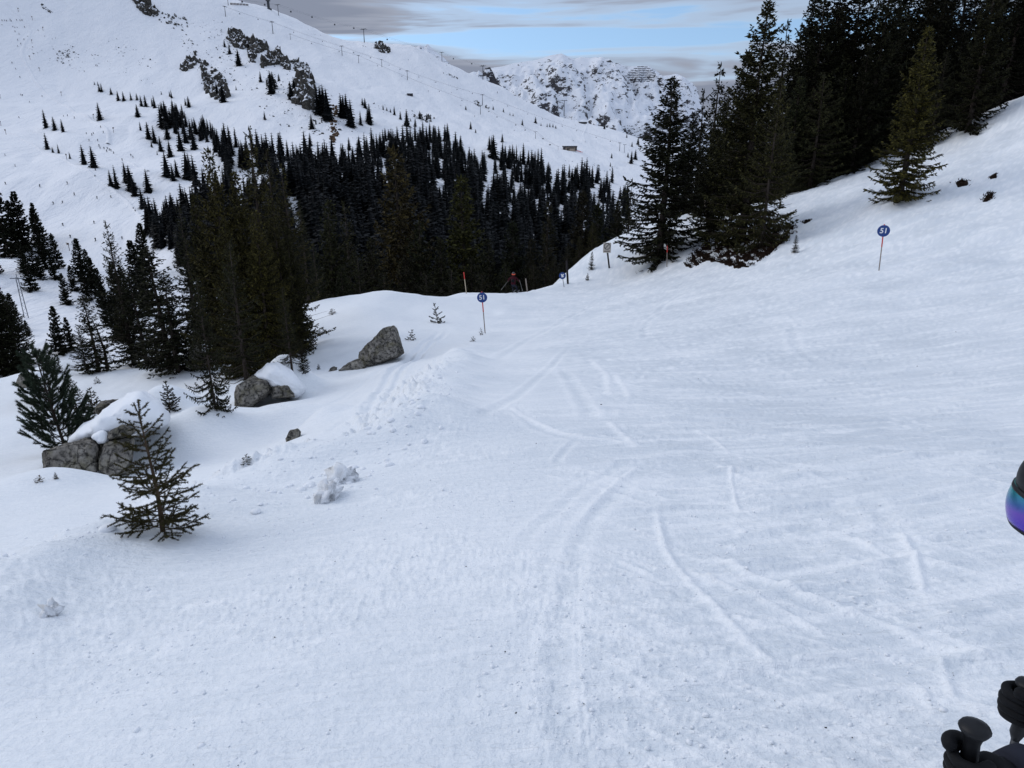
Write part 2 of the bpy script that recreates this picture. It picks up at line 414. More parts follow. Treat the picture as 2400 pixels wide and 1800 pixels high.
def Zbase(x, y):
    x = np.asarray(x, float); y = np.asarray(y, float); r = np.hypot(x, y); z = np.zeros(x.shape)
    w = sstep(78, 140, r)
    a = w < 1; b = w > 0
    zn = np.zeros(x.shape); zf = np.zeros(x.shape)
    if a.any(): zn[a] = tps_eval(NPTS[:, :2] / 10, CN, x[a] / 10, y[a] / 10)
    if b.any(): zf[b] = tps_eval(FP[:, :2] / 100, CF, x[b] / 100, y[b] / 100)
    z = zn * (1 - w) + zf * w
    k = sstep(1900, 2600, r)
    z = z * (1 - k) - 430.0 * k
    m = sstep(140, 420, r) * (1 - sstep(1900, 2600, r))
    if (m > 0).any():
        z = z + m * (13.0 * fbm(x / 190, y / 190, 3, 3) * (1 - 0.7 * sstep(1000, 1300, r)) + 7.5 * (np.abs(fbm(x / 70 + y / 200, y / 120, 3, 8)) - 0.3) + 1.0 * np.abs(fbm(x / 22, y / 30, 2, 9)))
    return z

TS_ALL = np.concatenate([np.geomspace(1.6, 75, 170), np.geomspace(76, 2300, 330)])
def hits(pix, zfun=None, ts=None):
    """world points where the view rays of pixels first meet the terrain"""
    zfun = zfun or Zbase; TS = TS_ALL if ts is None else ts
    D = np.array([ray(u, v) for u, v in pix])
    out = np.zeros((len(D), 3)); 
    for i0 in range(0, len(D), 200):
        d = D[i0:i0 + 200]
        P = d[:, None, :] * TS[None, :, None]
        g = P[..., 2] - zfun(P[..., 0], P[..., 1])
        below = g < 0
        idx = np.where(below.any(1), below.argmax(1), len(TS) - 1); idx = np.maximum(idx, 1)
        ar = np.arange(len(d))
        g0, g1 = g[ar, idx - 1], g[ar, idx]
        t0, t1 = TS[idx - 1], TS[idx]
        f = np.clip(g0 / (g0 - g1 + 1e-9), 0, 1); tt = t0 + (t1 - t0) * f
        for _ in range(3):
            p = d * tt[:, None]; gg = p[:, 2] - zfun(p[:, 0], p[:, 1])
            up = gg > 0
            t0 = np.where(up, tt, t0); g0 = np.where(up, gg, g0); t1 = np.where(up, t1, tt); g1 = np.where(up, g1, gg)
            f = np.clip(g0 / (g0 - g1 + 1e-9), 0, 1); tt = t0 + (t1 - t0) * f
        out[i0:i0 + 200] = d * tt[:, None]
    return out

# edge between groomed piste and the off-piste snow on the left
_e = hits([(0,1330),(300,1285),(560,1205),(800,1130),(940,1040),(1020,940),(1080,850),(1140,765),(1190,705)])
_o = np.argsort(_e[:, 1]); EDGE_Y, EDGE_X = _e[_o, 1], _e[_o, 0]
_yy = np.linspace(EDGE_Y[0] - 3, EDGE_Y[-1] + 8, 700)
_xx = np.interp(_yy, EDGE_Y, EDGE_X); _w = np.hanning(41); _w /= _w.sum()
_xx = np.convolve(np.pad(_xx, 20, 'edge'), _w, 'valid'); _ss = np.gradient(_xx, _yy)
_ss = np.convolve(np.pad(_ss, 20, 'edge'), _w, 'valid')
def edge_dist(x, y):      # > 0 on the piste, metres across the edge
    return (x - np.interp(y, _yy, _xx)) / np.sqrt(1 + np.interp(y, _yy, _ss) ** 2)

# tracks: (pixels, kind, half width m, height m)
tracks_px = [
 ([(1544,1074),(1468,1144),(1397,1204),(1359,1269),(1338,1361),(1321,1442),(1305,1524),(1303,1605),(1316,1714),(1328,1800)],'g',0.07,0.032),
 ([(1495,1068),(1414,1117),(1348,1160),(1300,1204),(1240,1252),(1205,1330)],'g',0.06,0.022),
 ([(1500,1090),(1430,1150),(1380,1200),(1350,1240)],'r',0.035,0.025),
 ([(1356,1300),(1354,1388),(1354,1551),(1365,1686),(1376,1800)],'g',0.012,0.006),
 ([(1536,1171),(1544,1225),(1560,1280),(1593,1334),(1636,1377),(1680,1426),(1723,1470),(1766,1518),(1810,1556),(1848,1583)],'r',0.034,0.045),
 ([(1604,1296),(1680,1307),(1745,1334),(1821,1361),(1886,1388),(1951,1410),(2016,1432),(2086,1459),(2168,1491),(2249,1518),(2331,1545),(2420,1580)],'r',0.045,0.050),
 ([(1604,1312),(1680,1325),(1745,1352),(1821,1380),(1886,1408),(1951,1432),(2016,1455)],'g',0.06,0.020),
 ([(1604,1328),(1680,1356),(1745,1383),(1810,1415),(1875,1448),(1924,1475),(1973,1491)],'r',0.032,0.042),
 ([(1571,1160),(1647,1166),(1712,1182),(1788,1212)],'r',0.035,0.035),
 ([(1690,1228),(1720,1232),(1755,1246)],'r',0.04,0.035),
 ([(1640,1262),(1700,1270),(1740,1282)],'r',0.03,0.03),
 ([(1956,1253),(2032,1269),(2086,1285),(2168,1312),(2276,1339),(2363,1356)],'r',0.045,0.045),
 ([(2021,1160),(2050,1190),(2076,1225),(2085,1270)],'g',0.09,0.03),
 ([(2100,1235),(2120,1262),(2141,1301),(2158,1350),(2165,1390)],'r',0.03,0.045),
 ([(2060,1250),(2090,1300),(2130,1390),(2160,1460)],'g',0.08,0.02),
 ([(2195,1524),(2217,1578),(2238,1643)],'r',0.025,0.03),
 ([(2150,1600),(2180,1650),(2200,1670)],'r',0.03,0.03),
 ([(1191,949),(1224,981),(1278,1003),(1349,1025),(1446,1036),(1517,1057)],'r',0.06,0.05),
 ([(1200,965),(1240,995),(1300,1018),(1380,1038)],'g',0.08,0.03),
 ([(1132,1003),(1142,981),(1186,949),(1240,905),(1300,850),(1345,800)],'g',0.10,0.05),
 ([(1350,1032),(1318,1065),(1302,1090)],'g',0.05,0.04),
 ([(1310,860),(1345,905),(1375,960),(1380,990)],'g',0.12,0.05),
 ([(1420,985),(1470,1030),(1500,1050)],'r',0.06,0.05),
 ([(1380,840),(1420,880),(1430,930)],'r',0.10,0.05),
 ([(1440,880),(1465,910),(1475,945)],'r',0.08,0.04),
 ([(1630,1005),(1680,1035),(1710,1060)],'r',0.03,0.035),
 ([(1715,1095),(1714,1120),(1718,1145),(1730,1190),(1745,1205)],'r',0.02,0.025),
 ([(1670,1085),(1720,1110),(1780,1130),(1870,1150)],'r',0.035,0.035),
 ([(1500,745),(1540,730),(1560,712),(1600,690),(1640,680)],'g',0.18,0.06),
 ([(1510,800),(1510,770),(1530,745),(1580,720)],'g',0.15,0.05),
 ([(1850,760),(1870,820),(1930,860)],'g',0.15,0.05),
 ([(1150,860),(1230,800),(1330,745),(1420,700)],'g',0.18,0.06),
 ([(1080,720),(1200,735),(1350,728),(1500,700)],'g',0.25,0.05),
 ([(878,985),(891,949),(916,896),(935,864),(964,842),(999,804),(1024,788),(1043,772)],'d',0.13,0.10),
 ([(736,975),(790,937),(840,905),(878,880),(910,864)],'g',0.14,0.08),
 ([(780,1030),(800,1000),(830,975)],'g',0.14,0.08),
]
_r = random.Random(4)
for i in range(300):
    v0 = 830 + 960 * _r.random() ** 0.8; u0 = _r.uniform(1250 if v0 < 1500 else 1400, 2450)
    L_ = _r.uniform(60, 480) * (0.5 + 0.5 * (v0 - 800) / 1000); sl = 0.05 + 0.42 * max(0, v0 - 900) / 900 + _r.uniform(-.08, .08)
    cv = _r.uniform(-.12, .25) * L_; dd = 1.75 / max(.12, (v0 - 690) / F) / 4.5
    tracks_px.append(([(u0, v0), (u0 + L_ * .33, v0 + sl * L_ * .33 + cv * .2), (u0 + L_ * .66, v0 + sl * L_ * .66 + cv * .55), (u0 + L_, v0 + sl * L_ + cv)], 'r' if _r.random() < .6 else 'g', _r.uniform(.010, .024) * dd, _r.uniform(.008, .022) * dd))
TR = []
_all = hits([p for t in tracks_px for p in t[0]]); _k = 0
for pts, kind, w, h in tracks_px:
    P = _all[_k:_k + len(pts), :2]; _k += len(pts)
    # smooth resample (Catmull-Rom)
    Q = np.vstack([2 * P[0] - P[1], P, 2 * P[-1] - P[-2]]); R = []
    for i in range(1, len(Q) - 2):
        for s in np.linspace(0, 1, 6 if len(TR) < 40 else 3, endpoint=False):
            a, b, c, d = Q[i - 1], Q[i], Q[i + 1], Q[i + 2]
            R.append(0.5 * (2 * b + (c - a) * s + (2 * a - 5 * b + 4 * c - d) * s * s + (3 * b - a - 3 * c + d) * s ** 3))
    R.append(P[-1]); TR.append((np.array(R), kind, w * (0.75 if kind != 'd' else 1), h * {'g': 0.30, 'r': 0.42, 'd': 0.9}[kind]))
def track_h(x, y, loose=False):
    out = np.zeros(x.shape); order = np.argsort(y); ys = y[order]
    for P, kind, w, h in TR:
        mg = min(0.7, 5 * w + .05)
        cand = order[np.searchsorted(ys, P[:, 1].min() - mg):np.searchsorted(ys, P[:, 1].max() + mg)]
        sel = cand[(x[cand] > P[:, 0].min() - mg) & (x[cand] < P[:, 0].max() + mg)]
        if not len(sel): continue
        px, py = x[sel], y[sel]
        best = np.full(len(sel), 1e9); sd = np.zeros(len(sel)); al = np.zeros(len(sel)); n = len(P) - 1
        for i in range(n):
            a, b = P[i], P[i + 1]; d = b - a; L = d @ d + 1e-12
            t = np.clip(((px - a[0]) * d[0] + (py - a[1]) * d[1]) / L, 0, 1)
            ex, ey = px - a[0] - t * d[0], py - a[1] - t * d[1]; q = ex * ex + ey * ey
            m = q < best
            best[m] = q[m]; sd[m] = np.sign(d[0] * ey - d[1] * ex)[m]; al[m] = ((i + t) / n)[m]
        s = np.sqrt(best); fade = sstep(0, 0.15, al) * (1 - sstep(0.82, 1.0, al))
        wob = 1 + 0.5 * perlin(px * 6, py * 6, 91)
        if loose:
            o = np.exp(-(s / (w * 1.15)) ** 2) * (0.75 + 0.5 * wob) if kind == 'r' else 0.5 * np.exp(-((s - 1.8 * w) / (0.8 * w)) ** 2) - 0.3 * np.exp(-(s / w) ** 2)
        elif kind == 'r': o = h * wob * np.exp(-(s / w) ** 2) - 0.25 * h * np.exp(-((s * sd - 2.2 * w) / (1.2 * w)) ** 2)
        elif kind == 'g': o = -h * np.exp(-(s / w) ** 2) + 0.45 * h * wob * np.exp(-((s - 1.8 * w) / (0.7 * w)) ** 2)
        else:
            o = 0
            for off in (-0.17, 0.17):
                q = np.abs(s * sd - off); o = o - h * np.exp(-(q / w) ** 2) + 0.3 * h * np.exp(-((q - 1.7 * w) / (0.7 * w)) ** 2)
        out[sel] += o * fade
    return out
# pillows of snow over buried rocks etc.: (u, v, radius x, radius y, height)
_pl = [(395,1010,1.0,1.2,1.15),(360,985,0.6,0.8,0.35),(480,1030,1.1,1.0,0.75),(640,925,0.9,0.8,0.6),(676,915,0.8,0.7,0.6),(700,908,0.8,0.7,0.4),(160,868,1.5,1.2,0.5),(150,1130,0.9,0.6,0.3),(200,1110,0.6,0.4,0.2),(700,700,2.0,2.0,0.6),(850,742,2.0,2.5,0.5),(900,700,3,2,0.4),
       (690,985,0.9,0.7,0.4),(760,990,0.5,0.6,0.35),(100,1005,2.2,1.2,0.4),(570,985,1.6,0.9,0.35),(460,925,1.4,1.0,0.3)]
_pw = hits([(a[0], a[1]) for a in _pl])
PILL = [(_pw[i][0], _pw[i][1], a[2], a[3], a[4]) for i, a in enumerate(_pl)]
def near_relief(x, y):
    r = np.hypot(x, y); e = edge_dist(x, y)
    on = sstep(-0.4, 0.5, e)
    z = on * (0.05 * fbm(x / 3.2, y / 3.2, 3, 21) + 0.010 * fbm(x / 0.5, y / 0.5, 2, 25))
    z += (1 - on) * (0.26 * fbm(x / 4.0, y / 4.0, 2, 31) + 0.05 * fbm(x / 1.1, y / 1.1, 2, 35))
    # lumpy scraped edge of the piste
    band = np.exp(-((e + 0.45) / np.where(e > -.45, 0.5, 1.1)) ** 2) * (1 - sstep(14, 24, r))
    z += band * (0.05 + 0.30 * np.abs(fbm(x / 0.42, y / 0.42, 4, 41, .6)) * sstep(-.1, .3, fbm(x / 1.3, y / 1.3, 2, 43) + .15))
    z += 0.34 * np.exp(-((e - 0.15) / np.where(e > .15, 0.8, 0.75)) ** 2) * sstep(2.2, 4.0, r) * (1 - sstep(18, 30, r)) * (1 + 0.5 * fbm(x / 1.2, y / 1.2, 2, 45))
    # skidded streaks on the piste
    c, s = math.cos(-0.22), math.sin(-0.22)
    a, b = x * c - y * s, x * s + y * c
    st = fbm(a / 1.6, b / 0.22, 3, 51)
    z += on * 0.026 * st * sstep(1.2, 3.0, r) * sstep(-0.3, 1.5, x - 0.05 * y)
    st2 = np.maximum(0, fbm(a / 0.9, b / 0.16, 2, 57) - 0.12)
    z += on * 0.09 * st2 * sstep(1.5, 4, r) * sstep(0.0, 1.5, x)
    # granular clods near by
    pt = sstep(-0.05, 0.3, fbm(x / 1.4, y / 1.4, 2, 61))
    z += on * (1 - sstep(6, 14, r)) * (0.35 + 0.65 * pt) * (0.024 - 0.009 * sstep(-.5, 1.5, x)) * np.abs(fbm(x / 0.10, y / 0.10, 3, 63, .6))
    for px, py, rx, ry, h in PILL:
        q = ((x - px) / rx) ** 2 + ((y - py) / ry) ** 2
        z += h * np.exp(-q)
    # drifted mounds on the steep bank to the right
    z += sstep(10, 20, x) * sstep(12, 25, r) * (0.30 * fbm(x / 5, y / 5, 3, 71) + 0.12 * fbm(a / 2.6, b / 0.8, 3, 73))
    return z
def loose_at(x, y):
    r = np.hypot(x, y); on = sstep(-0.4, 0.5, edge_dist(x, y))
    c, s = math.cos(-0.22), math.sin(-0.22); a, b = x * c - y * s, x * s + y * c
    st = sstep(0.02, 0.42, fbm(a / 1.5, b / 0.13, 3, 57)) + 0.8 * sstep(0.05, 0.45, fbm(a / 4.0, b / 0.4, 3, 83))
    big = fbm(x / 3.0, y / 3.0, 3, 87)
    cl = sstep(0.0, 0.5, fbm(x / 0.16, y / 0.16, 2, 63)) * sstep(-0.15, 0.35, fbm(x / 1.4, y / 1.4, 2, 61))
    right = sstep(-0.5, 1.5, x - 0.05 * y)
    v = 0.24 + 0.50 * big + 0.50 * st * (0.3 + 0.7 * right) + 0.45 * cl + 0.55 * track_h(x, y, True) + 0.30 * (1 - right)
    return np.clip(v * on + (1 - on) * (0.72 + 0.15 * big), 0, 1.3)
def Z(x, y):
    x = np.asarray(x, float); y = np.asarray(y, float); sh = x.shape; x = x.ravel(); y = y.ravel()
    z = Zbase(x, y); r = np.hypot(x, y); m = r < 100
    if m.any():
        k = 1 - sstep(75, 100, r[m])
        z[m] += k * (near_relief(x[m], y[m]) + track_h(x[m], y[m]))
    return z.reshape(sh)
def gz(x, y): return float(Z(np.array([x]), np.array([y]))[0])

ang = np.concatenate([np.linspace(-41, 41, 760), np.linspace(41, 319, 110)[1:-1]]) * math.pi / 180
rad = np.concatenate([np.geomspace(0.35, 1.3, 14)[:-1], np.geomspace(1.3, 78, 505)[:-1], np.geomspace(78, 2300, 300)[:-1], np.geomspace(2300, 9000, 14)])
A, R_ = np.meshgrid(ang, rad)
GX, GY = R_ * np.sin(A), R_ * np.cos(A)
GZ = Z(GX, GY)
def sheet(name, i0, i1, mat, centre=False):
    n = len(ang); rows = i1 - i0
    V = np.stack([GX[i0:i1].ravel(), GY[i0:i1].ravel(), GZ[i0:i1].ravel()], 1)
    i = np.arange(rows - 1)[:, None] * n; j = np.arange(n)[None, :]; j2 = (j + 1) % n
    q = np.stack([i + j, i + n + j, i + n + j2, i + j2], -1).reshape(-1, 4)
    if centre:
        c = len(V); V = np.vstack([V, [[0, 0, gz(0, 0)]]])
        jj = np.arange(n); t = np.stack([np.full(n, c), jj, (jj + 1) % n, (jj + 1) % n], 1)
    m = np_mesh(name, V, q, mat)
    if centre:
        bm = bmesh.new(); bm.from_mesh(m); bm.verts.ensure_lookup_table()
        bm.faces.new([bm.verts[k] for k in range(n)][::-1]); bm.to_mesh(m); bm.free()
    return obj(name, m)
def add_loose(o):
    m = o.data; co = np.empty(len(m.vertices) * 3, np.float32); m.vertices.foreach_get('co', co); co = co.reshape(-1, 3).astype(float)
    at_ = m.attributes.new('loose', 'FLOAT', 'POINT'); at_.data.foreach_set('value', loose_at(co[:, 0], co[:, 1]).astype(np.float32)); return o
i_split = int(np.searchsorted(rad, 78.0 - 1e-6))
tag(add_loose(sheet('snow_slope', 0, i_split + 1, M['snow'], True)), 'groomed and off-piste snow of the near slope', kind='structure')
tag(sheet('mountainside', i_split, len(rad), M['snow_far']), 'snow-covered mountainside across the valley', kind='structure')
# ---------------------------------------------------------------- tree generators (base at z = 0)
def frame(d):
    d = d / (np.linalg.norm(d) + 1e-9)
    a = np.cross(d, [0, 0, 1.0]); n = np.linalg.norm(a)
    a = np.array([1.0, 0, 0]) if n < 1e-3 else a / n
    return d, a, np.cross(a, d)
class Tri:
    def __init__(s): s.V = []; s.T = []; s.n = 0
    def diamonds(s, B, D, L, Wd, N):
        """flat sprigs: B base (k,3), D unit direction, L length, Wd half width, N side vector"""
        k = len(B); m = B + D * (L * 0.45)[:, None]
        V = np.stack([B, m + N * Wd[:, None], B + D * L[:, None], m - N * Wd[:, None]], 1).reshape(-1, 3)
        i = np.arange(k)[:, None] * 4 + s.n
        T = np.concatenate([np.hstack([i, i + 1, i + 2]), np.hstack([i, i + 2, i + 3])])
        s.V.append(V); s.T.append(T); s.n += 4 * k
    def spikes(s, B, D, L, Wd, N):
        k = len(B)
        V = np.stack([B - N * Wd[:, None], B + N * Wd[:, None], B + D * L[:, None]], 1).reshape(-1, 3)
        i = np.arange(k)[:, None] * 3 + s.n
        s.V.append(V); s.T.append(np.hstack([i, i + 1, i + 2])); s.n += 3 * k
    def mesh(s, name, mat): return np_mesh(name, np.vstack(s.V), np.vstack(s.T), mat, smooth=False)
def unit(a): return a / (np.linalg.norm(a, axis=-1, keepdims=True) + 1e-9)
def rvec(r, k): return unit(r.normal(size=(k, 3)))

def gen_spruce(seed, H=16.0, R=3.0, whorl=0.36, per=7, tw=0.13, tl=0.42, wd=0.035, low=0.04, gaps=0.06, sparse_top=0.0, droop=1.0, dead=0.10):
    r = np.random.default_rng(seed); tri = Tri(); wood = MB()
    nseg = 9; ph = r.uniform(0, 6.28)
    def axis(h): return np.array([0.012 * H * math.sin(3.0 * h + ph) * h, 0.012 * H * math.cos(2.3 * h + ph) * h, H * h])
    tr = 0.017 * H
    wood.tube([axis(i / nseg) - np.array([0, 0, 0.25 if i == 0 else 0]) for i in range(nseg + 1)], [max(0.012, tr * (1 - i / nseg) ** 0.9) for i in range(nseg + 1)], 7)
    h = low
    side_r = 1 + 0.18 * r.normal(size=6)
    while h < 0.995:
        n = max(3, int(per * (0.6 + 0.4 * (1 - h)) + r.uniform(-1, 1)))
        a0 = r.uniform(0, 6.28)
        for k in range(n):
            hh = h + r.uniform(-0.4, 0.4) * whorl / H
            if hh > 0.995 or r.random() < gaps + sparse_top * max(0, hh - 0.5): continue
            az = a0 + 6.283 * k / n + r.uniform(-0.35, 0.35)
            prof = (1 - hh) ** 0.85 * (0.62 + 0.38 * min(1, (hh + 0.02) / 0.14))
            L = R * prof * side_r[int(az / 1.0472) % 6] * r.uniform(0.62, 1.15) + 0.10
            up = 0.75 * hh ** 1.5 - 0.30 * droop * (1 - hh) + r.uniform(-0.10, 0.10)
            B0 = axis(max(0.0, hh)); out = np.array([math.cos(az), math.sin(az), 0.0]); sidev = np.array([-out[1], out[0], 0.0])
            ns = 5; s = np.linspace(0, 1, ns + 1)
            curve = B0 + out * (L * s)[:, None] + np.array([0, 0, 1.0]) * (L * (up * s - 0.22 * droop * (1 - hh) * s * (1 - s) * 2 + 0.14 * s ** 3))[:, None]
            isdead = hh < 0.3 and r.random() < dead
            if L > 0.5: wood.tube([curve[0], curve[2], curve[4 if not isdead else 5]], [0.010 + 0.010 * L, 0.006 + 0.006 * L, 0.005], 3, cap=False)
            if isdead: continue
            m = max(3, int(L / tw)); ss = (np.arange(m) + r.uniform(0, 1, m)) / m
            ss = 0.10 + 0.90 * ss if L > 0.8 else ss
            P = np.stack([np.interp(ss, s, curve[:, j]) for j in range(3)], 1)
            tang = unit(np.stack([np.interp(np.minimum(ss + 0.05, 1), s, curve[:, j]) - np.interp(np.maximum(ss - 0.05, 0), s, curve[:, j]) for j in range(3)], 1))
            for sd in (-1, 1, 0):
                q = r.uniform(0.55, 1.15, m)
                if sd == 0: D = unit(tang * 0.55 + np.array([0, 0, -1.0]) * r.uniform(0.2, 1.0, m)[:, None] * droop + rvec(r, m) * 0.35); ll = tl * 0.75 * q
                else: D = unit(tang * 0.75 + sidev * sd * r.uniform(0.5, 1.0, m)[:, None] + np.array([0, 0, -0.25 * droop]) + rvec(r, m) * 0.25); ll = tl * q * (1.0 - 0.45 * ss) * min(1.0, 0.35 + L / 1.6)
                N = unit(np.cross(D, rvec(r, m)))
                w_ = wd * r.uniform(0.6, 1.25, m)
                tri.diamonds(P, D, ll, w_, N)
                for f, sg in ((0.35, 1), (0.6, -1)):
                    lat = unit(np.cross(D, np.array([0, 0, 1.0])))
                    D2 = unit(D + lat * sg * 0.8 + rvec(r, m) * 0.2)
                    tri.diamonds(P + D * (ll * f)[:, None], D2, ll * 0.5, w_ * 0.8, unit(np.cross(D2, rvec(r, m))))
            # tip
            D = unit(tang[-1:] + rvec(r, 1) * 0.15); tri.diamonds(curve[-1:], D, np.array([tl * 0.45]), np.array([wd]), unit(np.cross(D, rvec(r, 1))))
        h += whorl / H * r.uniform(0.8, 1.2)
    top = axis(0.985)[None]; D = np.array([[0, 0, 1.0]])
    for k in range(3): tri.diamonds(top, D, np.array([0.03 * H]), np.array([wd]), unit(np.cross(D, rvec(r, 1))))
    return wood.mesh('trunk', M['bark'], True), tri

def gen_far_spruce(seed, lev=12, per=7, H=1.0, R=0.17, mat=None):
    """small tree for the far slope, unit height"""
    r = np.random.default_rng(seed); tri = Tri()
    for i in range(lev):
        h = 0.03 + 0.93 * i / lev; n = max(4, int(per * (1.1 - 0.5 * h)))
        az = r.uniform(0, 6.28) + np.arange(n) * 6.283 / n + r.uniform(-0.3, 0.3, n)
        L = R * (1 - h) ** 0.65 * r.uniform(0.65, 1.2, n) + 0.012
        B = np.zeros((n, 3)); B[:, 2] = h + 0.05 + r.uniform(-.02, .02, n)
        D = np.stack([np.cos(az), np.sin(az), np.full(n, -0.55 + 0.4 * h)], 1); D = unit(D)
        N = np.stack([-np.sin(az), np.cos(az), np.full(n, 0.15)], 1)
        tri.diamonds(B, D, L * 1.15, L * 0.45 + 0.008, N)
    c = 6; a = np.arange(c) * 6.283 / c
    V = np.vstack([np.stack([0.5 * R * np.cos(a), 0.5 * R * np.sin(a), np.full(c, 0.05)], 1), [[0, 0, 1.0]]])
    tri.V.append(V); tri.T.append(np.stack([tri.n + np.arange(c), tri.n + (np.arange(c) + 1) % c, np.full(c, tri.n + c)], 1)); tri.n += c + 1
    tr = np.array([[0.012, 0, -0.06], [-0.006, 0.011, -0.06], [-0.006, -0.011, -0.06], [0, 0, 0.3]])
    tri.V.append(tr); tri.T.append(np.array([[0, 1, 3], [1, 2, 3], [2, 0, 3]]) + tri.n); tri.n += 4
    return np.vstack(tri.V), np.vstack(tri.T)

def gen_sapling(seed, H=2.0, R=0.75, whorls=9, per=6, second=True, density=1.0, bare_top=0.0, lean=(0, 0), nl=0.026, nw=0.0032, sk=1.0):
    """young spruce close to the camera: twigs with single needles"""
    r = np.random.default_rng(seed); tri = Tri(); wood = MB()
    def axis(h): return np.array([lean[0] * H * h * h + 0.015 * H * math.sin(5 * h), lean[1] * H * h * h, H * h])
    wood.tube([axis(i / 8) - np.array([0, 0, 0.12 if i == 0 else 0]) for i in range(9)], [max(0.005, 0.019 * H * (1 - i / 8.3)) for i in range(9)], 6)
    def needles(a, b, dens, l):
        L = np.linalg.norm(b - a); n = max(4, int(L * dens))
        t = r.uniform(0, 1, n); P = a + (b - a) * t[:, None]
        d = (b - a) / (L + 1e-9)
        D = unit(rvec(r, n) * 1.0 + d * 0.75)
        tri.spikes(P, D, l * r.uniform(0.7, 1.2, n), np.full(n, nw), unit(np.cross(D, rvec(r, n))))
    dn = 520 * density
    needles(axis(0.80), axis(1.0), dn * 0.8, nl)
    for w in range(whorls):
        h = 0.05 + 0.88 * w / (whorls - 1)
        n = max(3, int(per * (0.40 + 0.75 * (1 - h))))
        a0 = r.uniform(0, 6.28)
        for k in range(n):
            hh = min(0.985, h + r.uniform(-0.035, 0.035)); az = a0 + 6.283 * k / n + r.uniform(-0.3, 0.3)
            L = R * (1 - hh) ** 0.75 * (0.7 + 0.3 * min(1, hh / 0.12)) * r.uniform(0.65, 1.1) + 0.07 * H / 2
            rise = 0.10 + 0.55 * hh + r.uniform(-0.1, 0.15)
            o = np.array([math.cos(az), math.sin(az), 0]); sd = np.array([-o[1], o[0], 0])
            a = axis(hh); pts = [a + o * L * s + np.array([0, 0, L * (rise * s - 0.25 * s + 0.30 * s * s)]) for s in (0, 0.35, 0.7, 1.0)]
            wood.tube(pts, [0.004 + 0.006 * L, 0.004 + 0.004 * L, 0.004, 0.003], 4, cap=False)
            for i in range(3): needles(pts[i] if i else pts[0] * 0.7 + pts[1] * 0.3, pts[i + 1], dn * (0.6 if i == 0 else 1), nl)
            if second:
                m = int(L / (0.085 / sk))
                for q in range(m):
                    s = 0.22 + 0.72 * (q + r.uniform(0, 1)) / max(1, m)
                    i = 0 if s < 0.35 else (1 if s < 0.7 else 2); lo = (0, 0.35, 0.7)[i]; hi = (0.35, 0.7, 1.0)[i]
                    p = pts[i] + (pts[i + 1] - pts[i]) * (s - lo) / (hi - lo)
                    tl = L * (0.42 * (1 - s) + 0.13) * r.uniform(0.6, 1.2)
                    d = unit(o * 0.75 + sd * (1 if q % 2 else -1) * r.uniform(0.5, 1) + np.array([0, 0, r.uniform(-0.25, 0.25)]))
                    wood.tube([p, p + d * tl], [0.0035, 0.002], 3, cap=False)
                    needles(p, p + d * tl, dn, nl)
    return wood.mesh('trunk', M['bark_young'], True), tri

def gen_pine(seed, H=3.2, R=1.0):
    """young stone pine: upswept limbs ending in long-needled brushes"""
    r = np.random.default_rng(seed); tri = Tri(); wood = MB()
    def axis(h): return np.array([0.05 * H * (1 - h) ** 1.5 - 0.03 * H * h, 0, H * h])
    wood.tube([axis(i / 8) - np.array([0, 0, 0.2 if i == 0 else 0]) for i in range(9)], [0.055 * (1 - i / 8.6) + 0.004 for i in range(9)], 7)
    def brush(a, b, n):
        n = int(n * .6); t = r.uniform(0, 1, n) ** 0.8; P = a + (b - a) * t[:, None]; d = unit(b - a)
        D = unit(rvec(r, n) * 0.75 + d * 1.0)
        tri.spikes(P, D, r.uniform(0.06, 0.11, n), np.full(n, 0.0060), unit(np.cross(D, rvec(r, n))))
    brush(axis(0.90), axis(1.0), 260)
    for w in range(15):
        h = 0.04 + 0.84 * w / 14; n = 7 if h < 0.7 else 5; a0 = r.uniform(0, 6.28)
        for k in range(n):
            az = a0 + 6.283 * k / n + r.uniform(-0.35, 0.35)
            L = R * (1 - h) ** 0.65 * r.uniform(0.65, 1.1) + 0.12
            o = np.array([math.cos(az), math.sin(az), 0]); a = axis(h)
            pts = [a + o * L * s + np.array([0, 0, L * (0.10 * s + 0.62 * s * s)]) for s in (0, 0.4, 0.75, 1.0)]
            wood.tube(pts, [0.016, 0.011, 0.008, 0.006], 4, cap=False)
            brush(pts[1], pts[2], int(300 * L) + 50); brush(pts[2], pts[3] + (pts[3] - pts[2]) * 0.25, int(420 * L) + 110)
            sd = np.array([-o[1], o[0], 0])
            for q in range(6):
                s = r.uniform(0.3, 0.9); p = a + o * L * s + np.array([0, 0, L * (0.10 * s + 0.62 * s * s)])
                e = p + unit(o * 0.8 + sd * r.uniform(-1, 1) + np.array([0, 0, 0.55])) * L * r.uniform(0.22, 0.36)
                wood.tube([p, e], [0.007, 0.004], 3, cap=False); brush(p, e, int(200 * L) + 60)
    return wood.mesh('trunk', M['bark'], True), tri

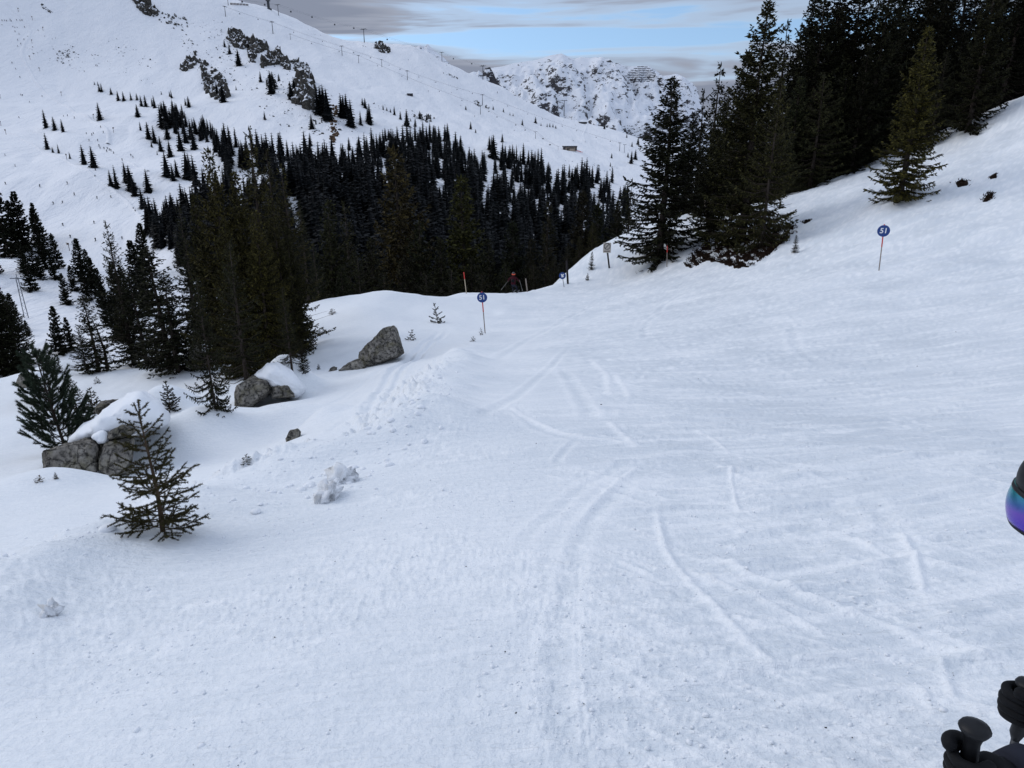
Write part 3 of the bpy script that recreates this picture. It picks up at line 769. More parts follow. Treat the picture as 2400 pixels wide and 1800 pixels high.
PROTO = {}
def proto(key, fn, mat, **kw):
    tm, tri = fn(**kw); PROTO[key] = (tm, tri.mesh('crown', mat), kw['H'], kw['R'])
proto('A', gen_spruce, M['spruce'], seed=1, H=17.0, R=3.5, wd=0.075, tl=0.62, tw=0.14)
proto('B', gen_spruce, M['spruce'], seed=2, H=17.0, R=3.9, gaps=0.10, dead=0.2, wd=0.075, tl=0.62, tw=0.14)
proto('C', gen_spruce, M['spruce'], seed=3, H=15.0, R=2.7, gaps=0.14, sparse_top=0.25, dead=0.15, wd=0.05, tl=0.5)
proto('D', gen_spruce, M['spruce'], seed=4, H=7.5, R=2.3, whorl=0.24, tw=0.095, tl=0.34, wd=0.036, gaps=0.08, low=0.03)
proto('E', gen_spruce, M['spruce'], seed=5, H=7.0, R=1.35, whorl=0.26, tw=0.095, tl=0.30, wd=0.040, gaps=0.15, low=0.05)
proto('F', gen_spruce, M['spruce'], seed=6, H=18.0, R=3.1, whorl=0.8, per=8, tw=0.30, tl=1.05, wd=0.27, gaps=0.03)   # seen from 100-250 m
proto('G', gen_spruce, M['spruce'], seed=7, H=18.0, R=3.5, whorl=0.8, per=8, tw=0.30, tl=1.05, wd=0.27, gaps=0.05)
proto('H', gen_spruce, M['spruce'], seed=8, H=8.0, R=2.3, whorl=0.26, tw=0.10, tl=0.34, wd=0.028, gaps=0.14, low=0.16, dead=0.3)
NEARTREES = []
def plant(key, x, y, h, w=1.0, label='', group=None, name='spruce_tree', col=(1, 1, 1), rz=None, z=None, cat='tree', sink=0.06):
    tm, cm, H, R = PROTO[key]
    z = gz(x, y) if z is None else z
    s = h / H
    o = empty(name, (x, y, z - sink * min(1, h)), label, cat, group, random.uniform(0, 6.28) if rz is None else rz, (s * w, s * w, s))
    a = obj('trunk', tm, o); b = obj('crown', cm, o)
    b.color = (col[0], col[1], col[2], 1)
    return o
def near_hit(u, v):
    for k in range(12):
        p = hits([(u, v + 1.5 * k)], Z)[0]
        if math.hypot(p[0], p[1]) < 80: return p
    return p
def plant_tip(key, u, v, t, w=1.0, **kw):
    p = at(u, v, t); z = gz(p[0], p[1])
    return plant(key, p[0], p[1], max(0.3, p[2] - z), w, z=z, **kw)
def plant_base(key, ub, vb, vt, w=1.0, **kw):
    p = hits([(ub, vb)], Z)[0] if ub < 400 else near_hit(ub, vb)
    return plant(key, p[0], p[1], max(0.1, z_for_v(p[1], vt) - p[2]), w, z=p[2], **kw)
# ---------------------------------------------------------------- near trees
def jc(b=1.0): 
    k = b * random.uniform(0.8, 1.15); return (k * random.uniform(0.95, 1.1), k, k * random.uniform(0.85, 1.0))
OL = (3.3, 2.8, 1.5); OL2 = (2.3, 2.0, 1.3)
GR = 'spruces of the grove above the piste'
LG = 'tall dark spruce packed in the dense grove on the snow bank above the piste'
plant_base('A', 1545, 606, 182, 1.4, label='dark spruce with drooping skirt beside the grey red-tipped stake', col=(1.0, 1.0, 0.95))
plant_tip('C', 1690, 150, 82, 1.0, label='slim spruce rising behind the broad spruces of the grove edge', group='slim spruces at the grove edge', col=jc())
plant_tip('C', 1655, 213, 88, 1.0, label='slim spruce rising behind the broad spruces of the grove edge', group='slim spruces at the grove edge', col=jc())
plant_base('A', 1738, 566, 2, 1.15, label='tallest free-standing spruce at the open edge of the grove, rooted in brown heather', col=(1.6, 1.45, 1.0))
plant_base('D', 1784, 582, 190, 0.80, label='bushy spruce in front of the tallest one, standing over the heather bank', col=(1.9, 1.7, 1.15))
plant_base('A', 1662, 556, 300, 1.3, label='broad spruce half hidden at the lower edge of the grove above the heather', col=(1.4, 1.3, 0.95))
plant_base('A', 2108, 466, 62, 1.15, label='olive-green spruce standing alone on the open snow in front of the grove', col=OL)
plant_tip('B', 2345, -70, 56, 1.1, label='spruce with low spreading branches at the upper end of the grove', col=jc())
grove = [(1845,50,75,'C'),(1872,58,80,'C'),(1905,-20,72,'B'),(1940,-40,66,'A'),(1985,-80,70,'B'),(2025,-70,65,'A'),(2065,-60,76,'C'),(2100,-120,63,'B'),(2140,-60,72,'A'),(2200,-110,66,'B'),(2240,-140,63,'A'),(2290,-120,66,'C'),
 (2385,-190,62,'A'),(2430,-150,60,'B'),(2480,-160,62,'A'),(2540,-120,60,'B'),(1760,120,84,'A'),(1920,60,90,'B'),(1975,20,95,'A'),(2040,10,92,'C'),(2110,0,90,'B'),(2170,-20,95,'A'),(2230,-40,88,'B'),(2300,-60,90,'A'),(2370,-80,86,'C'),(2430,-60,85,'A'),
 (1880,180,66,'A'),(1935,170,64,'D'),(1990,150,66,'B'),(2040,110,64,'A'),(2260,60,64,'B'),(2220,120,60,'D'),(1730,260,75,'B'),(1780,240,72,'A'),(2310,10,70,'A'),(2410,0,72,'B'),(1840,280,64,'D'),(2090,60,70,'A'),(1625,262,66,'A'),(1645,345,62,'B'),(1705,205,68,'B'),(1735,330,60,'A'),(1600,330,68,'B'),(1680,420,58,'D')]
for u, v, t, k in grove:
    plant_tip(k, u, v, t, random.uniform(0.9, 1.2), label=LG, group=GR, col=jc(random.choice((.7, 1.0, 1.3, 1.8))))
# small ones on the bank
plant_base('E', 1862, 592, 548, 1.3, label='knee-high spruce growing from the snow beside the heather bank', col=(1.6, 1.5, 1.1))
plant_tip('D', 1390, 520, 68, 0.95, label='bushy spruce beside the square sign post on the far bank', col=OL2)
plant_tip('D', 1358, 552, 67, 0.95, label='smaller spruce crowding the bushy one beside the square sign post', col=(1.5, 1.35, 1.0))
plant_base('E', 1386, 632, 588, 1.1, label='waist-high spruce at the foot of the bushy one by the square sign', col=(1.0, 1.0, 0.8))
for u, v, t, k in [(1330,575,70,'D'),(1300,600,68,'D'),(1290,640,66,'D'),(1450,470,78,'A'),(1480,420,84,'C'),(1500,520,72,'D')]:
    plant_tip(k, u, v, t, 1.0, label='dark spruce filling the hollow behind the far snow bank', group='spruces behind the far snow bank', col=jc(0.9))
# trees rooted below the crest, in front of the far forest
MID = 'spruces rising from below the crest of the piste'
for u, v, t, k, w, c in [(922,345,82,'B',1.0,OL2),(1085,415,80,'A',1.1,OL2),(810,475,72,'C',0.9,(1.3,1.15,0.9)),(870,560,66,'A',1.0,(1,1,.8)),(985,520,78,'B',1.0,(1,1,.8)),(1030,560,74,'A',0.9,(1,1,.8)),(1150,560,76,'B',1.0,(1,1,.85)),(1200,520,84,'A',1.0,(.9,.9,.8)),
   (1285,475,88,'C',1.0,(1.2,1.15,.9)),(1365,450,92,'A',0.9,(1.1,1.05,.9)),(1400,480,95,'A',0.9,(1,1,.8)),(1240,560,80,'B',0.9,(1,1,.85)),(760,470,62,'B',0.9,(1,1,.8)),(735,570,56,'C',0.9,(1,1,.8)),(840,600,62,'D',1.0,(1,1,.8)),(950,600,70,'A',1,(.9,.9,.75)),(1100,600,72,'B',1,(.9,.9,.75)),(1185,610,70,'D',0.8,(1,1,.8)),
   (800,620,60,'A',1,(.9,.9,.75)),(900,640,64,'D',1.2,(.9,.9,.75)),(1000,640,66,'D',1.2,(.9,.9,.75)),(1060,630,68,'D',1.2,(.9,.9,.75)),(1130,640,70,'D',1.2,(.9,.9,.75)),(1250,620,72,'D',1.1,(.9,.9,.75))]:
    plant_tip(k, u, v, t, w, label='dark olive spruce rising from below the snow crest behind the marker poles', group=MID, col=tuple(x * random.uniform(0.9, 1.1) for x in c))
# left group
LB = 'spruces of the clump beside the snow-capped boulder'
LL = 'tall shaggy spruce in the clump behind the snow-capped boulder'
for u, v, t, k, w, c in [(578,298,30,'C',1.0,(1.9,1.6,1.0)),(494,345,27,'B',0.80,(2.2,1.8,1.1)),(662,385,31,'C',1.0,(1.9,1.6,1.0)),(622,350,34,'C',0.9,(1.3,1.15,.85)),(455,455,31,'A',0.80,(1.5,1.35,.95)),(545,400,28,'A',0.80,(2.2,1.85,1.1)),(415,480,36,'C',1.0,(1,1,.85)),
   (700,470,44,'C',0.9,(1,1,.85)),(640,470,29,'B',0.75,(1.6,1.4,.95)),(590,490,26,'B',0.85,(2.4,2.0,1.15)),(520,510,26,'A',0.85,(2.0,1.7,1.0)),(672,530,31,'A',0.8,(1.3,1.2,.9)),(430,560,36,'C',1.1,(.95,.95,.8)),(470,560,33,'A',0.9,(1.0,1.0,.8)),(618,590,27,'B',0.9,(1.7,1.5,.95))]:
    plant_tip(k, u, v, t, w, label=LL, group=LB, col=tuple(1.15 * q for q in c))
plant_base('D', 505, 958, 640, 0.55, label='narrow spruce branched to the snow in front of the clump beside the cracked boulder', col=(1.0, 1.0, 0.8))
plant_base('H', 585, 938, 560, 0.85, label='spruce with a bare lower trunk directly behind the snow-capped boulder', col=(1.0, 1.0, 0.8))
plant_base('H', 685, 872, 670, 0.85, label='lone open-branched spruce on the slope above the snow-capped boulder', col=(1.0, 1.0, 0.8))
plant_base('D', 712, 868, 790, 0.8, label='small bushy spruce leaning against the lone open-branched spruce', col=(0.9, 0.9, 0.75))
plant_base('E', 418, 872, 640, 1.5, label='dark spruce standing at the lip of the slope behind the leaning slab rock', col=(.9, .95, .85))
plant_base('E', 400, 866, 575, 1.6, label='spruce with open tiered branches showing snow between, at the lip of the slope', col=(.95, .95, .85))
plant_base('C', 315, 856, 517, 1.0, label='thin spire-like spruce taller than its neighbours at the lip of the slope', col=(1.1, 1.05, .85))
plant_base('E', 345, 858, 640, 1.5, label='dark spruce next to the thin spire-like one at the lip of the slope', col=(.9, .95, .85))
plant_base('E', 232, 872, 690, 1.5, label='spruce with a twisted open crown beside the dead grey tree', col=(1, 1, .85))
plant_base('D', 205, 875, 760, 0.9, label='low bushy spruce under the twisted one beside the dead grey tree', col=(.9, .95, .85))
plant_base('E', 122, 872, 800, 1.1, label='little dark spruce at the snow lip behind the long-needled pine', col=(.7, .75, .7))
plant_base('E', 142, 874, 828, 1.2, label='smallest dark spruce at the snow lip, right beside another', col=(.7, .75, .7))
plant_base('A', 22, 872, 640, 1.3, label='dense spruce at the snow lip beyond the long-needled pine', col=(.85, .9, .85))
plant_base('B', -20, 878, 600, 1.2, label='dense spruce at the snow lip with only one flank in view', col=(.85, .9, .85))
plant_base('A', 50, 868, 690, 1.2, label='dense spruce wedged between two others at the snow lip', col=(.85, .9, .85))
# mid-distance trees on the lower slope across the hollow
ML = 'spruces on the lower slope beside the crowded piste'
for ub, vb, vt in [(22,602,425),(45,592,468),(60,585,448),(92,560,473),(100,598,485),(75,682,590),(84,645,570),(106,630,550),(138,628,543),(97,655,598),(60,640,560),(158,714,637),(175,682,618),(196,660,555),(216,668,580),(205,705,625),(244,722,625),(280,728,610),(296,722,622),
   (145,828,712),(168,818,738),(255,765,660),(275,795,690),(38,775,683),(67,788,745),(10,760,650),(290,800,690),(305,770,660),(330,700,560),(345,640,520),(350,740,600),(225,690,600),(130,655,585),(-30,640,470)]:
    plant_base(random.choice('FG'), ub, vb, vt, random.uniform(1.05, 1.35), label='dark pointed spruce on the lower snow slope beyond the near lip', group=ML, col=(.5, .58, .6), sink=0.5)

# ---------------------------------------------------------------- saplings and the pine close by
proto('young1', gen_sapling, M['young'], seed=21, H=2.0, R=0.62, whorls=15, per=8, density=1.15, nl=0.030, nw=0.0045, lean=(0.02, 0))
proto('young2', gen_sapling, M['young'], seed=22, H=1.5, R=0.55, whorls=9, per=7, density=1.2, nl=0.040, nw=0.010)
proto('young3', gen_sapling, M['young'], seed=23, H=1.0, R=0.42, whorls=5, per=5, density=1.2, nl=0.040, nw=0.010, second=True, lean=(0.2, 0))
proto('pine', gen_pine, M['pine'], seed=31, H=3.2, R=1.0)
plant_base('young1', 380, 1245, 922, 1.0, rz=0.0, name='young_spruce', label='young spruce with a bare reddish leader growing out of the snow at the piste edge', col=(.95, 1.0, .8))
plant_tip('pine', 82, 798, 15.0, 0.80, rz=0.3, name='stone_pine', label='young pine with upswept brush-like branches beside the largest boulder', col=(.95, .95, .85))
plant_base('E', 190, 1000, 880, 1.5, name='young_spruce', label='thin young spruce between the pine and the dark lichened rock', col=(1.3, 1.2, 1.0))
plant_base('young2', 222, 970, 905, 1.0, name='young_spruce', label='scraggly sapling behind the dark lichened rock', col=(.6, .6, .55))
plant_base('young2', 400, 962, 888, 0.9, name='young_spruce', label='small symmetrical sapling alone on smooth snow behind the largest boulder', col=(.5, .52, .5))
plant_base('young3', 1026, 757, 710, 1.0, rz=2.6, name='young_spruce', label='wind-bent little spruce on the snow between the wedge rock and the marker pole', col=(.5, .55, .5))
plant_base('young3', 962, 797, 772, 1.3, rz=0.5, name='young_spruce', label='low twiggy sapling next to the wedge-shaped rock', col=(.5, .55, .5))
plant_base('young3', 1128, 785, 768, 0.8, rz=2.0, name='young_spruce', label='tiny sapling touching the foot of the nearer 51 marker pole', col=(.45, .45, .45))
plant_base('young3', 1108, 800, 788, 1.6, rz=1.0, name='young_spruce', label='flattened sapling just downhill of the tiny one at the 51 marker pole', col=(.45, .45, .45))
plant_base('young2', 747, 866, 852, 1.0, name='young_spruce', label='tiny sapling on the slope between the two boulders', col=(.5, .55, .5))
plant_base('young3', 228, 898, 884, 1.6, name='young_spruce', label='lone twiggy tuft on the smooth snow shelf below the dead tree', col=(.5, .55, .5))
plant_base('young2', 1377, 657, 639, 0.9, name='young_spruce', label='tiny snow-dusted sapling on the bank below the square sign', col=(.7, .75, .7))
plant_base('young3', 1578, 615, 603, 1.4, name='young_spruce', label='twiggy tuft beside the red-tipped stake near the heather', col=(.6, .6, .6))
plant_base('young3', 578, 1085, 1074, 2.0, name='fallen_twig', label='broken conifer twig lying on the snow below the snow mound', col=(.45, .42, .4), cat='twig')
plant_base('young3', 92, 1128, 1112, 1.6, name='dry_shrub', label='dry yellowish shrub poking out of the snow under the pine', col=(1.8, 1.3, .7), cat='shrub')
plant_base('young2', 132, 1122, 1106, 1.0, name='dry_shrub', label='thin dry sprig in front of the largest boulder', col=(1.2, 1.0, .8), cat='shrub')
plant_base('young3', 780, 735, 722, 2.2, name='dry_shrub', label='dry grassy shrub on the crest of the smooth snow hump', col=(1.2, 1.0, .8), cat='shrub')
# dead tree
def dead_tree():
    r = random.Random(5); p = hits([(252, 868)], Z)[0]; h = z_for_v(p[1], 742) - p[2]
    o = empty('dead_tree', (p[0], p[1], p[2] - 0.1), 'bare grey dead tree with broken twigs at the lip of the slope', 'tree')
    t = MB(); t.tube([(0, 0, 0), (0.05, 0, h * .4), (-0.08, 0, h * .75), (-0.25, 0, h)], [0.09, 0.06, 0.035, 0.012], 7)
    obj('trunk', t.mesh('trunk', M['bark']), o)
    for k in range(16):
        z = h * (0.25 + 0.7 * k / 16); a = r.uniform(0, 6.28); L = 0.9 * (1.1 - z / h) * r.uniform(.6, 1.3); b = MB()
        q = Vector((math.cos(a), math.sin(a), 0)); c = Vector((0.05 - 0.2 * (z / h) ** 2, 0, z))
        b.tube([c, c + q * L * .6 + Vector((0, 0, -.12 * L)), c + q * L + Vector((0, 0, .05))], [0.02, 0.012, 0.005], 4)
        for s in (.4, .7): b.tube([c + q * L * s, c + q * L * (s + .2) + Vector((r.uniform(-.2, .2), r.uniform(-.2, .2), r.uniform(-.2, .1)))], [0.009, 0.004], 3)
        obj('branch', b.mesh('branch', M['bark']), o)
dead_tree()

# ---------------------------------------------------------------- far forest
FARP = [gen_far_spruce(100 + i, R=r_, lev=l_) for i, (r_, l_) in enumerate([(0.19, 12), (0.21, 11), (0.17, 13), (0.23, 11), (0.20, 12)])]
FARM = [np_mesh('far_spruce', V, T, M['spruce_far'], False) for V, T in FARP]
def inpoly(x, y, poly):
    x = np.asarray(x); y = np.asarray(y); c = np.zeros(x.shape, bool); j = len(poly) - 1
    for i in range(len(poly)):
        (xi, yi), (xj, yj) = poly[i], poly[j]
        m = ((yi > y) != (yj > y)) & (x < (xj - xi) * (y - yi) / (yj - yi + 1e-12) + xi); c ^= m; j = i
    return c
r1 = lambda L, ox=0, oy=0: [(ox + a / 3.16, oy + b / 3.16, oy + c / 3.16) for a, b, c in L]
# lone trees: (u base, v tip, v base)
lone = r1([(342,800,946),(408,855,966),(468,875,977),(352,975,1105),(437,1060,1137),(393,1085,1131),(520,1120,1177),(625,1060,1218),(697,1070,1242),(742,750,887),(726,600,632),(755,610,680),(738,620,676),(700,600,625),(825,645,700),(878,665,746),(918,670,746),(972,675,741),(1016,685,740),(1050,700,790),(1082,695,792),(1022,765,863),(1042,895,966),(1103,890,1030),(1148,920,1060),(1194,1000,1122),(1125,1035,1092),(1165,1115,1146),(1243,890,1027),(1263,1030,1160),(1240,1110,1312),(1285,1200,1340),(1313,1170,1310),(1342,940,1122),(1378,890,1057),(1440,920,1107),(1395,1105,1330),(1410,1120,1300),(1450,1130,1372),(1272,660,727),(1258,670,715),(1196,670,700),(1400,705,792),(1375,720,780),(1147,700,800),(1130,720,790),(866,1210,1392),(825,1250,1382),(935,1190,1345),(975,1210,1405),(1962,815,887),(1000,1290,1450),(1060,1380,1545),(1100,1240,1420),(1430,1380,1480),(1290,740,900),(1240,730,950),(1200,760,950),(1320,760,930),(1350,800,920)])
lone += r1([(775,610,845),(800,620,850),(822,610,855),(848,640,887),(950,680,865),(968,690,870),(990,680,870),(1024,720,938),(1010,760,930),(1125,720,802),(1105,720,780),(1160,755,918),(1145,780,900),(730,840,953),(760,880,920),(803,870,908),(1092,815,925),(602,565,700),(577,590,732),(352,520,607),(430,510,690),(445,520,660),(487,540,600),(122,320,400),(190,350,488),(75,600,757),(262,300,372),(85,290,348),(690,520,620),(30,600,700),(170,630,670),(1342,780,852),(1386,815,886),(1434,800,934),(1312,800,832),(1497,865,936),(1462,870,900),(1258,770,812),(1285,790,820),(1906,900,958),(1944,955,985),(2045,1000,1110),(2075,985,1172),(2062,1000,1120),(2140,985,1050),(720,975,1080),(1007,1010,1110),(1275,940,1040),(1300,950,1040),(1335,950,1090),(1350,980,1100),(1530,815,880),(1870,780,815),(1580,835,890),(1610,850,885)], 500, 0)
lone += r1([(327,895,957),(362,955,985),(806,860,912),(708,880,928),(912,905,941),(847,908,930),(892,910,940),(935,912,942),(956,925,950),(493,780,812),(569,798,830),(617,828,856),(640,835,860),(524,675,692),(1316,905,957),(1363,885,918),(1398,930,963),(1521,940,1003),(1481,985,1020),(1520,1045,1085),(1369,1130,1172),(1490,1125,1165),(1515,1110,1210),(1545,1100,1180),(1565,1010,1070),(1250,845,880),(1275,848,882),(1190,838,870),(1085,780,822),(1060,790,818),(1105,785,812),(970,760,785),(1360,1200,1232),(1170,1190,1230)], 1000, 0)
forest = [(372,262),(420,262),(470,300),(530,332),(600,352),(680,368),(760,378),(830,385),(880,352),(905,355),(960,322),(1010,328),(1075,330),(1085,372),(1150,395),(1185,372),(1240,385),(1320,410),(1440,425),(1470,470),(1470,700),(640,760),(440,640),(350,560),(345,520),(420,500),(500,470),(530,420),(520,370),(460,330),(390,310)]
clear = [[(1202,425),(1248,455),(1248,478),(1200,468)],[(1248,470),(1275,500),(1262,530),(1245,510)],[(1190,500),(1216,515),(1205,545),(1186,535)],[(1438,400),(1450,400),(1452,480),(1440,560),(1432,480)],[(560,395),(640,415),(640,470),(560,470)],[(655,440),(700,470),(720,560),(735,640),(715,640),(690,540)],[(870,395),(915,395),(905,430),(935,470),(900,470)],[(1135,405),(1150,400),(1150,470),(1130,500)],[(965,350),(985,345),(985,365),(968,370)],[(1005,355),(1015,365),(1018,400),(1000,395)],[(1020,430),(1045,420),(1042,475),(1020,475)],[(1300,490),(1312,490),(1310,520),(1300,520)],[(1322,515),(1332,512),(1332,535),(1320,535)],[(855,300),(885,345),(800,375),(760,345)],[(545,300),(610,340),(560,330)]]
U = []; 
while len(U) < 2350:
    u = rng.uniform(330, 1475, 4000); v = 262 + (740 - 262) * rng.uniform(0, 1, 4000) ** 1.15
    ok = inpoly(u, v, forest)
    for c in clear: ok &= ~inpoly(u, v, c)
    ok &= (fbm(u / 30, v / 90, 2, 5) > -0.31)
    U += list(zip(u[ok], v[ok]))
U = U[:2350]
PU = hits(U, None, np.geomspace(150, 2300, 260)); keep = np.hypot(PU[:, 0], PU[:, 1]) > 260; PU = PU[keep]
UU = np.array([q[0] for q in U])[keep]
HU = np.clip(rng.normal(19, 4.5, len(PU)), 8, 29) * np.clip(.72 + (UU - 380) / 900, .72, 1.0) * np.clip(1.15 - 0.00035 * np.hypot(PU[:, 0], PU[:, 1]), .7, 1.1)
LPU = hits([(a, c) for a, b, c in lone], None, np.geomspace(150, 2300, 260))
trees = [(p, max(2.0, z_for_v(p[1], l[1]) - p[2]), True) for p, l in zip(LPU, lone) if math.hypot(p[0], p[1]) < 1700]
dense = [(p, h, False) for p, h in zip(PU, HU)]
def seen(p): return (project(p)[2])
dense.sort(key=lambda q: -q[1] / seen(q[0]) * (1.0 if project(q[0])[1] < 520 else 0.3))
nd = 295 - len(trees)
for p, h, ln in trees + dense[:max(0, nd)]:
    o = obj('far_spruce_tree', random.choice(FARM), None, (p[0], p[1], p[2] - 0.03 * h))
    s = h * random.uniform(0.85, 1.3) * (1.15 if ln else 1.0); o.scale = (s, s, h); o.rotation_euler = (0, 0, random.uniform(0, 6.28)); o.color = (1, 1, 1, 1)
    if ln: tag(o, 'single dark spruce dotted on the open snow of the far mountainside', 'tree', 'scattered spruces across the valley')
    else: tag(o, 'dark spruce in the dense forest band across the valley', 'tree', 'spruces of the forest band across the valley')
Vs, Ts, n0 = [], [], 0
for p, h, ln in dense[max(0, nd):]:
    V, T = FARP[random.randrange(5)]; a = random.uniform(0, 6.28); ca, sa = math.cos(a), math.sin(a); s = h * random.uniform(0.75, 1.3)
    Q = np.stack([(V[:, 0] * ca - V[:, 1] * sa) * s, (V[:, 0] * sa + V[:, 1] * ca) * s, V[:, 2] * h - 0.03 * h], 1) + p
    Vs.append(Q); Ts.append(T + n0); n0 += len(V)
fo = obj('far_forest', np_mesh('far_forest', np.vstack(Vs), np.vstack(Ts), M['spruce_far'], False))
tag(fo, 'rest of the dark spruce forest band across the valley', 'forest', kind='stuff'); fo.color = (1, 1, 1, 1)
# ---------------------------------------------------------------- boulders
def rock_mesh(polys, t, thick, name, mat, seed, amp=0.10, sub=3, lean=0.0):
    """one boulder block from its outline (pixels) at depth t; given real thickness behind and a bulged front"""
    r = np.random.default_rng(seed); bm = bmesh.new()
    for poly in polys:
        c = np.mean(poly, axis=0); pts = []
        for k, (f, sc) in enumerate(((-0.22, 0.66), (0.02, 0.97), (0.35, 1.0), (0.95, 0.8))):
            for (u, v) in poly:
                uu, vv = c[0] + (u - c[0]) * sc, c[1] + (v - c[1]) * sc
                if sc < 0.95 and v > c[1]: vv = c[1] + (v - c[1]) * (0.5 + 0.5 * sc)
                if sc < 0.7: uu += r.normal() * 0.10 * np.ptp([q[0] for q in poly]); vv += r.normal() * 0.07 * np.ptp([q[1] for q in poly])
                pts.append(at(uu, vv, t + thick * f + r.uniform(-.05, .05) * thick))
        vs = [bm.verts.new(p) for p in pts]
        h = bmesh.ops.convex_hull(bm, input=vs)
        bmesh.ops.delete(bm, geom=list({e for e in h['geom_interior'] + h['geom_unused'] if isinstance(e, bmesh.types.BMVert)}), context='VERTS')
    bmesh.ops.recalc_face_normals(bm, faces=bm.faces)
    for _ in range(sub):
        bmesh.ops.subdivide_edges(bm, edges=bm.edges, cuts=1, use_grid_fill=True)
    bmesh.ops.triangulate(bm, faces=bm.faces)
    bm.normal_update()
    P = np.array([v.co for v in bm.verts]); N = np.array([v.normal for v in bm.verts])
    sz = amp
    d = 1.25 * fbm(P[:, 0] / (sz * 5) + P[:, 2] / (sz * 4), P[:, 1] / (sz * 5) - P[:, 2] / (sz * 6), 4, seed, 0.55)
    d2 = np.abs(fbm(P[:, 0] / (sz * 9) + 3, P[:, 2] / (sz * 7), 2, seed + 7))
    for v, a, n in zip(bm.verts, d * sz * 0.62 - d2 * sz * 0.7, N): v.co += Vector(n * a)
    return bm_mesh(name, bm, mat, False)
def cap_mesh(poly, t, thick, name, seed, drop=0.0):
    """rounded snow cap given by its outline"""
    c = np.mean(poly, axis=0); bm = bmesh.new(); pts = []
    for f, sc in ((-0.30, 0.55), (-0.15, 0.88), (0.2, 1.0), (0.6, 0.95), (1.0, 0.7)):
        for (u, v) in poly: pts.append(at(c[0] + (u - c[0]) * sc, c[1] + (v - c[1]) * sc, t + thick * f))
    vs = [bm.verts.new(p) for p in pts]; h = bmesh.ops.convex_hull(bm, input=vs)
    bmesh.ops.delete(bm, geom=list({e for e in h['geom_interior'] + h['geom_unused'] if isinstance(e, bmesh.types.BMVert)}), context='VERTS')
    bmesh.ops.recalc_face_normals(bm, faces=bm.faces)
    bmesh.ops.triangulate(bm, faces=bm.faces)
    for _ in range(3): bmesh.ops.subdivide_edges(bm, edges=bm.edges, cuts=1, use_grid_fill=True)
    bmesh.ops.triangulate(bm, faces=bm.faces)
    for _ in range(8): bmesh.ops.smooth_vert(bm, verts=bm.verts, factor=0.5, use_axis_x=True, use_axis_y=True, use_axis_z=True)
    bm.normal_update()
    P = np.array([v.co for v in bm.verts]); N = np.array([v.normal for v in bm.verts])
    d = 0.05 + 0.10 * fbm(P[:, 0] / .45 + P[:, 1], P[:, 2] / .35, 4, seed, .55)
    for v, a, n in zip(bm.verts, d, N): v.co += Vector(n * a)
    return bm_mesh(name, bm, M['snow_soft'], True)
c6 = lambda L: [(a / 3.16, 750 + b / 3.16) for a, b in L]
def boulder(label, blocks, caps, cat='boulder', name='boulder'):
    b0 = blocks[0]; base = at(np.mean([p[0] for p in b0[0]]), max(p[1] for p in b0[0]), b0[1])
    o = empty(name, (base[0], base[1], gz(base[0], base[1])), label, cat)
    inv = Matrix.Translation(-Vector(o.location))
    for i, (poly, t, th, sd, amp) in enumerate(blocks):
        m = rock_mesh([poly], t, th, 'rock_block', M['rock'], sd, amp); m.transform(inv); obj('rock_block', m, o)
    for poly, t, th, sd in caps:
        m = cap_mesh(poly, t, th, 'snow_cap', sd); m.transform(inv); obj('snow_cap', m, o)
    return o
boulder('largest lichen-covered boulder, split in blocks under a thick snow cap beside the pine',
  [(c6([(310,1020),(330,1130),(400,1190),(780,1160),(775,1000),(740,900),(640,860),(480,935),(390,980)]), 13.6, 1.5, 1, 0.11),
   (c6([(735,905),(750,1080),(780,1180),(965,1150),(975,1000),(995,865),(880,885)]), 13.4, 1.2, 2, 0.09),
   (c6([(750,850),(800,895),(930,885),(1000,800),(920,775),(850,795)]), 13.5, 1.2, 3, 0.07)],
  [(c6([(480,935),(640,775),(760,725),(900,640),(960,570),(1060,540),(1200,620),(1260,760),(1010,800),(920,770),(800,810),(680,860)]), 14.1, 1.8, 5),
   (c6([(660,865),(760,830),(800,900),(740,905)]), 13.5, 0.5, 6)])
boulder('grey cracked boulder half under a rounded snow cap in front of the spruce clump',
  [([(552,908),(549,955),(557,972),(601,950),(641,915),(633,883),(620,872),(595,883),(570,899)], 21.6, 1.4, 11, 0.10),
   ([(636,905),(664,893),(687,902),(692,932),(640,935)], 21.5, 1.2, 12, 0.05)],
  [([(595,882),(620,858),(650,850),(676,871),(694,889),(720,908),(705,926),(690,930),(668,915),(640,906),(632,886),(615,872)], 21.8, 1.6, 13)])
boulder('tilted wedge-shaped rock with a pointed top standing out of smooth snow',
  [([(838,842),(840,826),(885,785),(904,772),(923,764),(929,769),(935,791),(943,810),(947,828),(904,850),(850,868)], 26.6, 1.5, 21, 0.10),
   ([(790,872),(815,850),(845,838),(860,850),(850,872)], 26.5, 0.8, 22, 0.06)], [], 'rock')
boulder('leaning rock slab showing between the spruce trunks of the clump',
  [([(470,788),(443,818),(437,830),(446,862),(460,868),(480,821)], 31.5, 1.4, 31, 0.12)], [([(472,800),(490,800),(500,815),(470,822)], 31.6, .8, 32)], 'rock')
boulder('small dark rock poking out of the snow bank below the ski tracks',
  [([(668,1028),(680,1008),(698,1004),(706,1012),(704,1022),(690,1040),(670,1046)], 12.6, 0.5, 41, 0.04)], [], 'rock')
boulder('dark lichened rock with shrubs behind the largest boulder',
  [(c6([(690,660),(740,600),(800,590),(920,600),(930,650),(860,720),(760,740)]), 16.6, 1.1, 51, 0.09), (c6([(770,620),(830,585),(910,590),(905,630),(800,650)]), 16.7, .8, 52, .05)], [], 'rock')
